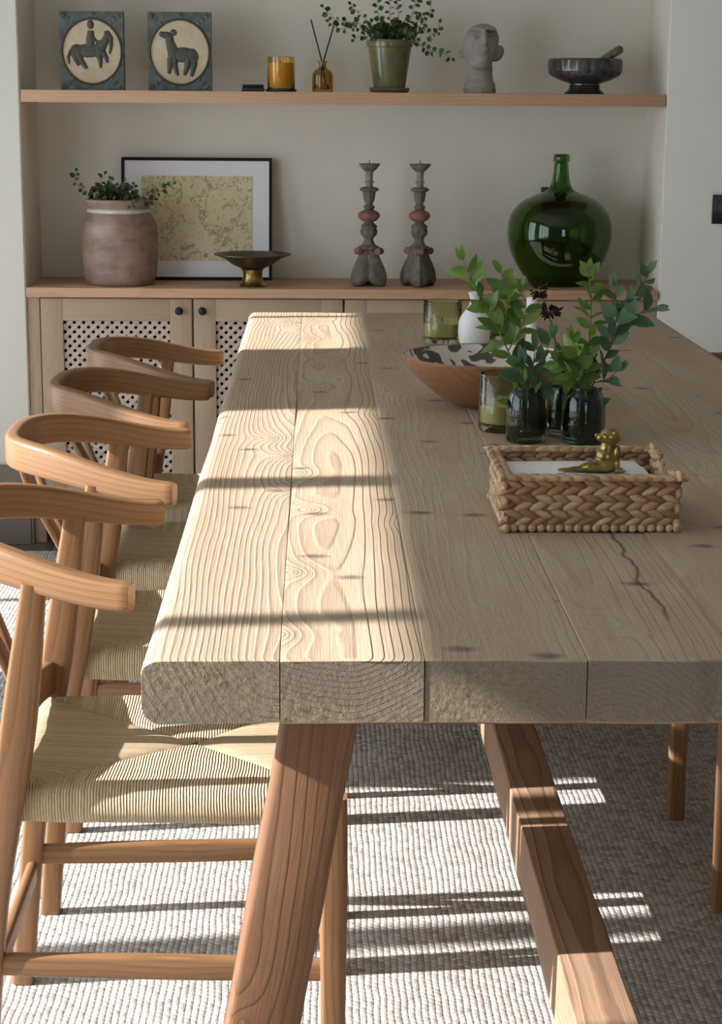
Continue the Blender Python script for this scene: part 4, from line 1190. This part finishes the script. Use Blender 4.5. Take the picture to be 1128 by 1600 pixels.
for k in range(4):
    T, O, hl, ho = side_frame(k); T = Vector(T); O = Vector(O); n = int(2*hl/.019)
    for s_ in (-1, 1):
        for j in range(n+1):
            u = (-hl+.011)+2*(hl-.011)*j/n+s_*.002
            dip = .022*math.exp(-(u/.05)**4) if k == 1 else 0
            c = T*u+O*(ho-.007+s_*.0035)+Vector((0, 0, BH-.004-dip))
            rot = Matrix((T, O, Vector((0, 0, 1)))).transposed() @ Matrix.Rotation(s_*.35, 3, 'Z')
            g.ellipsoid(c, (.0150, .0048, .0050), rot, 9, 7, lv=.2+.8*r.random())
for cx, cy in ((hw-.008, -hd+.008), (hw-.008, hd-.008)):
    P = [Vector((cx, cy+.012*math.cos(a)*(1 if cy < 0 else -1), BH-.006+.008*math.sin(a))) for a in [PI*q/8 for q in range(9)]]
    g.tube(P, .0045, 8, lv=.7)
g.build('braided_rim', M['basket'], t, smooth=60)
g = G()
for k in range(4):
    T, O, hl, ho = side_frame(k); T = Vector(T); O = Vector(O)
    top = BH-.008 if k != 1 else BH-.028
    B = Matrix((T, O, Vector((0, 0, 1)))).transposed().to_4x4()
    g.box(-hl+.006, hl-.006, ho-.0095, ho-.0065, .003, top, bev=0, xf=B)
g.box(-hw+.008, hw-.008, -hd+.008, hd-.008, .002, .005, bev=0)
g.build('inner_frame', M['basket_core'], t, smooth=0)
# napkins
def napkin(label, cx, cy, z, w, d, a, h):
    t = thing('paper_napkin', label, 'napkin', (cx, cy, z), a, 'napkins in the basket')
    for q in range(3):
        g = G(); g.box(-w/2+q*.001, w/2-q*.0012, -d/2, d/2-q*.001, q*h/3, (q+1)*h/3-.0006, bev=.0006); g.build('fold', M['napkin'], t)
napkin('lower white paper napkin stack filling the bottom of the basket', bc[0], bc[1], TS+.0055, .205, .17, 0, .050)
napkin('top white paper napkin lying slightly turned under the brass animal', bc[0]-.004, bc[1]+.006, TS+.0557, .196, .155, .05, .008)

# brass otter-like animal
NZ = TS+.0637
t = thing('brass_animal', 'small shiny brass animal figurine leaning back on the napkins in the basket', 'figurine', (.395, 2.545, NZ))
t.scale = (.88, .88, .86)
def ot_post(v): return v
blob('body', [((.012, 0, .012), (.021, .017, .014)), ((.015, 0, .024), (.017, .015, .020)), ((.017, 0, .038), (.013, .012, .016)),
    ((-.006, -.002, .008), (.022, .014, .009)), ((-.026, -.003, .005), (.022, .008, .005)), ((-.046, -.004, .004), (.018, .005, .0035)),
    ((-.004, .013, .010), (.014, .006, .006)), ((-.004, -.012, .010), (.016, .006, .007)),
    ((.019, 0, .058), (.0165, .014, .0145), E_((0, .2, 0))), ((.006, -.002, .058), (.0090, .0080, .0065), E_((0, -.25, 0))), ((-.002, -.003, .061), (.0038, .0035, .0034)),
    ((.026, .010, .067), (.004, .003, .004)), ((.026, -.011, .066), (.004, .003, .004)),
    ((.031, -.008, .030), (.0052, .0050, .016), E_((0, .05, 0))), ((.032, -.009, .012), (.0039, .0045, .013)), ((.036, -.009, .003), (.010, .0055, .0028)),
    ((.029, .010, .030), (.0050, .0050, .016)), ((.031, .010, .012), (.0039, .0045, .013)), ((.035, .010, .003), (.010, .005, .0028))],
    .0011, M['brass'], t, 4)
g = G()
for s_ in (-1, 1): g.ellipsoid((.009, s_*.010-.001, .0635), (.0018, .0012, .0018), None, 8, 6)
g.build('eyes', M['iron'], t, smooth=60)

# ------------------------------------------------------------------ light
w = bpy.data.worlds.new('world'); sc.world = w; w.use_nodes = True
bg = w.node_tree.nodes['Background']; bg.inputs[0].default_value = (.80, .90, 1.0, 1); bg.inputs[1].default_value = 7.2
sd = bpy.data.lights.new('sun', 'SUN'); so = bpy.data.objects.new('sun', sd); COL.objects.link(so)
d = Vector((1, .11, -.52)).normalized()
so.rotation_euler = d.to_track_quat('-Z', 'Y').to_euler(); so.location = (-5, 1, 4)
sd.energy = 20.5; sd.angle = math.radians(.7); sd.color = (1.0, .965, .94)
sc.view_settings.view_transform = 'Standard'; sc.view_settings.look = 'None'
sc.view_settings.exposure = -0.5; sc.view_settings.gamma = 1.0
sc.view_settings.use_curve_mapping = False
cy = sc.cycles
cy.use_denoising = True
try: cy.denoiser = 'OPENIMAGEDENOISE'
except Exception: pass
cy.max_bounces = 14; cy.diffuse_bounces = 5; cy.glossy_bounces = 5; cy.transmission_bounces = 12
cy.sample_clamp_indirect = 8.0
cy.caustics_reflective = False
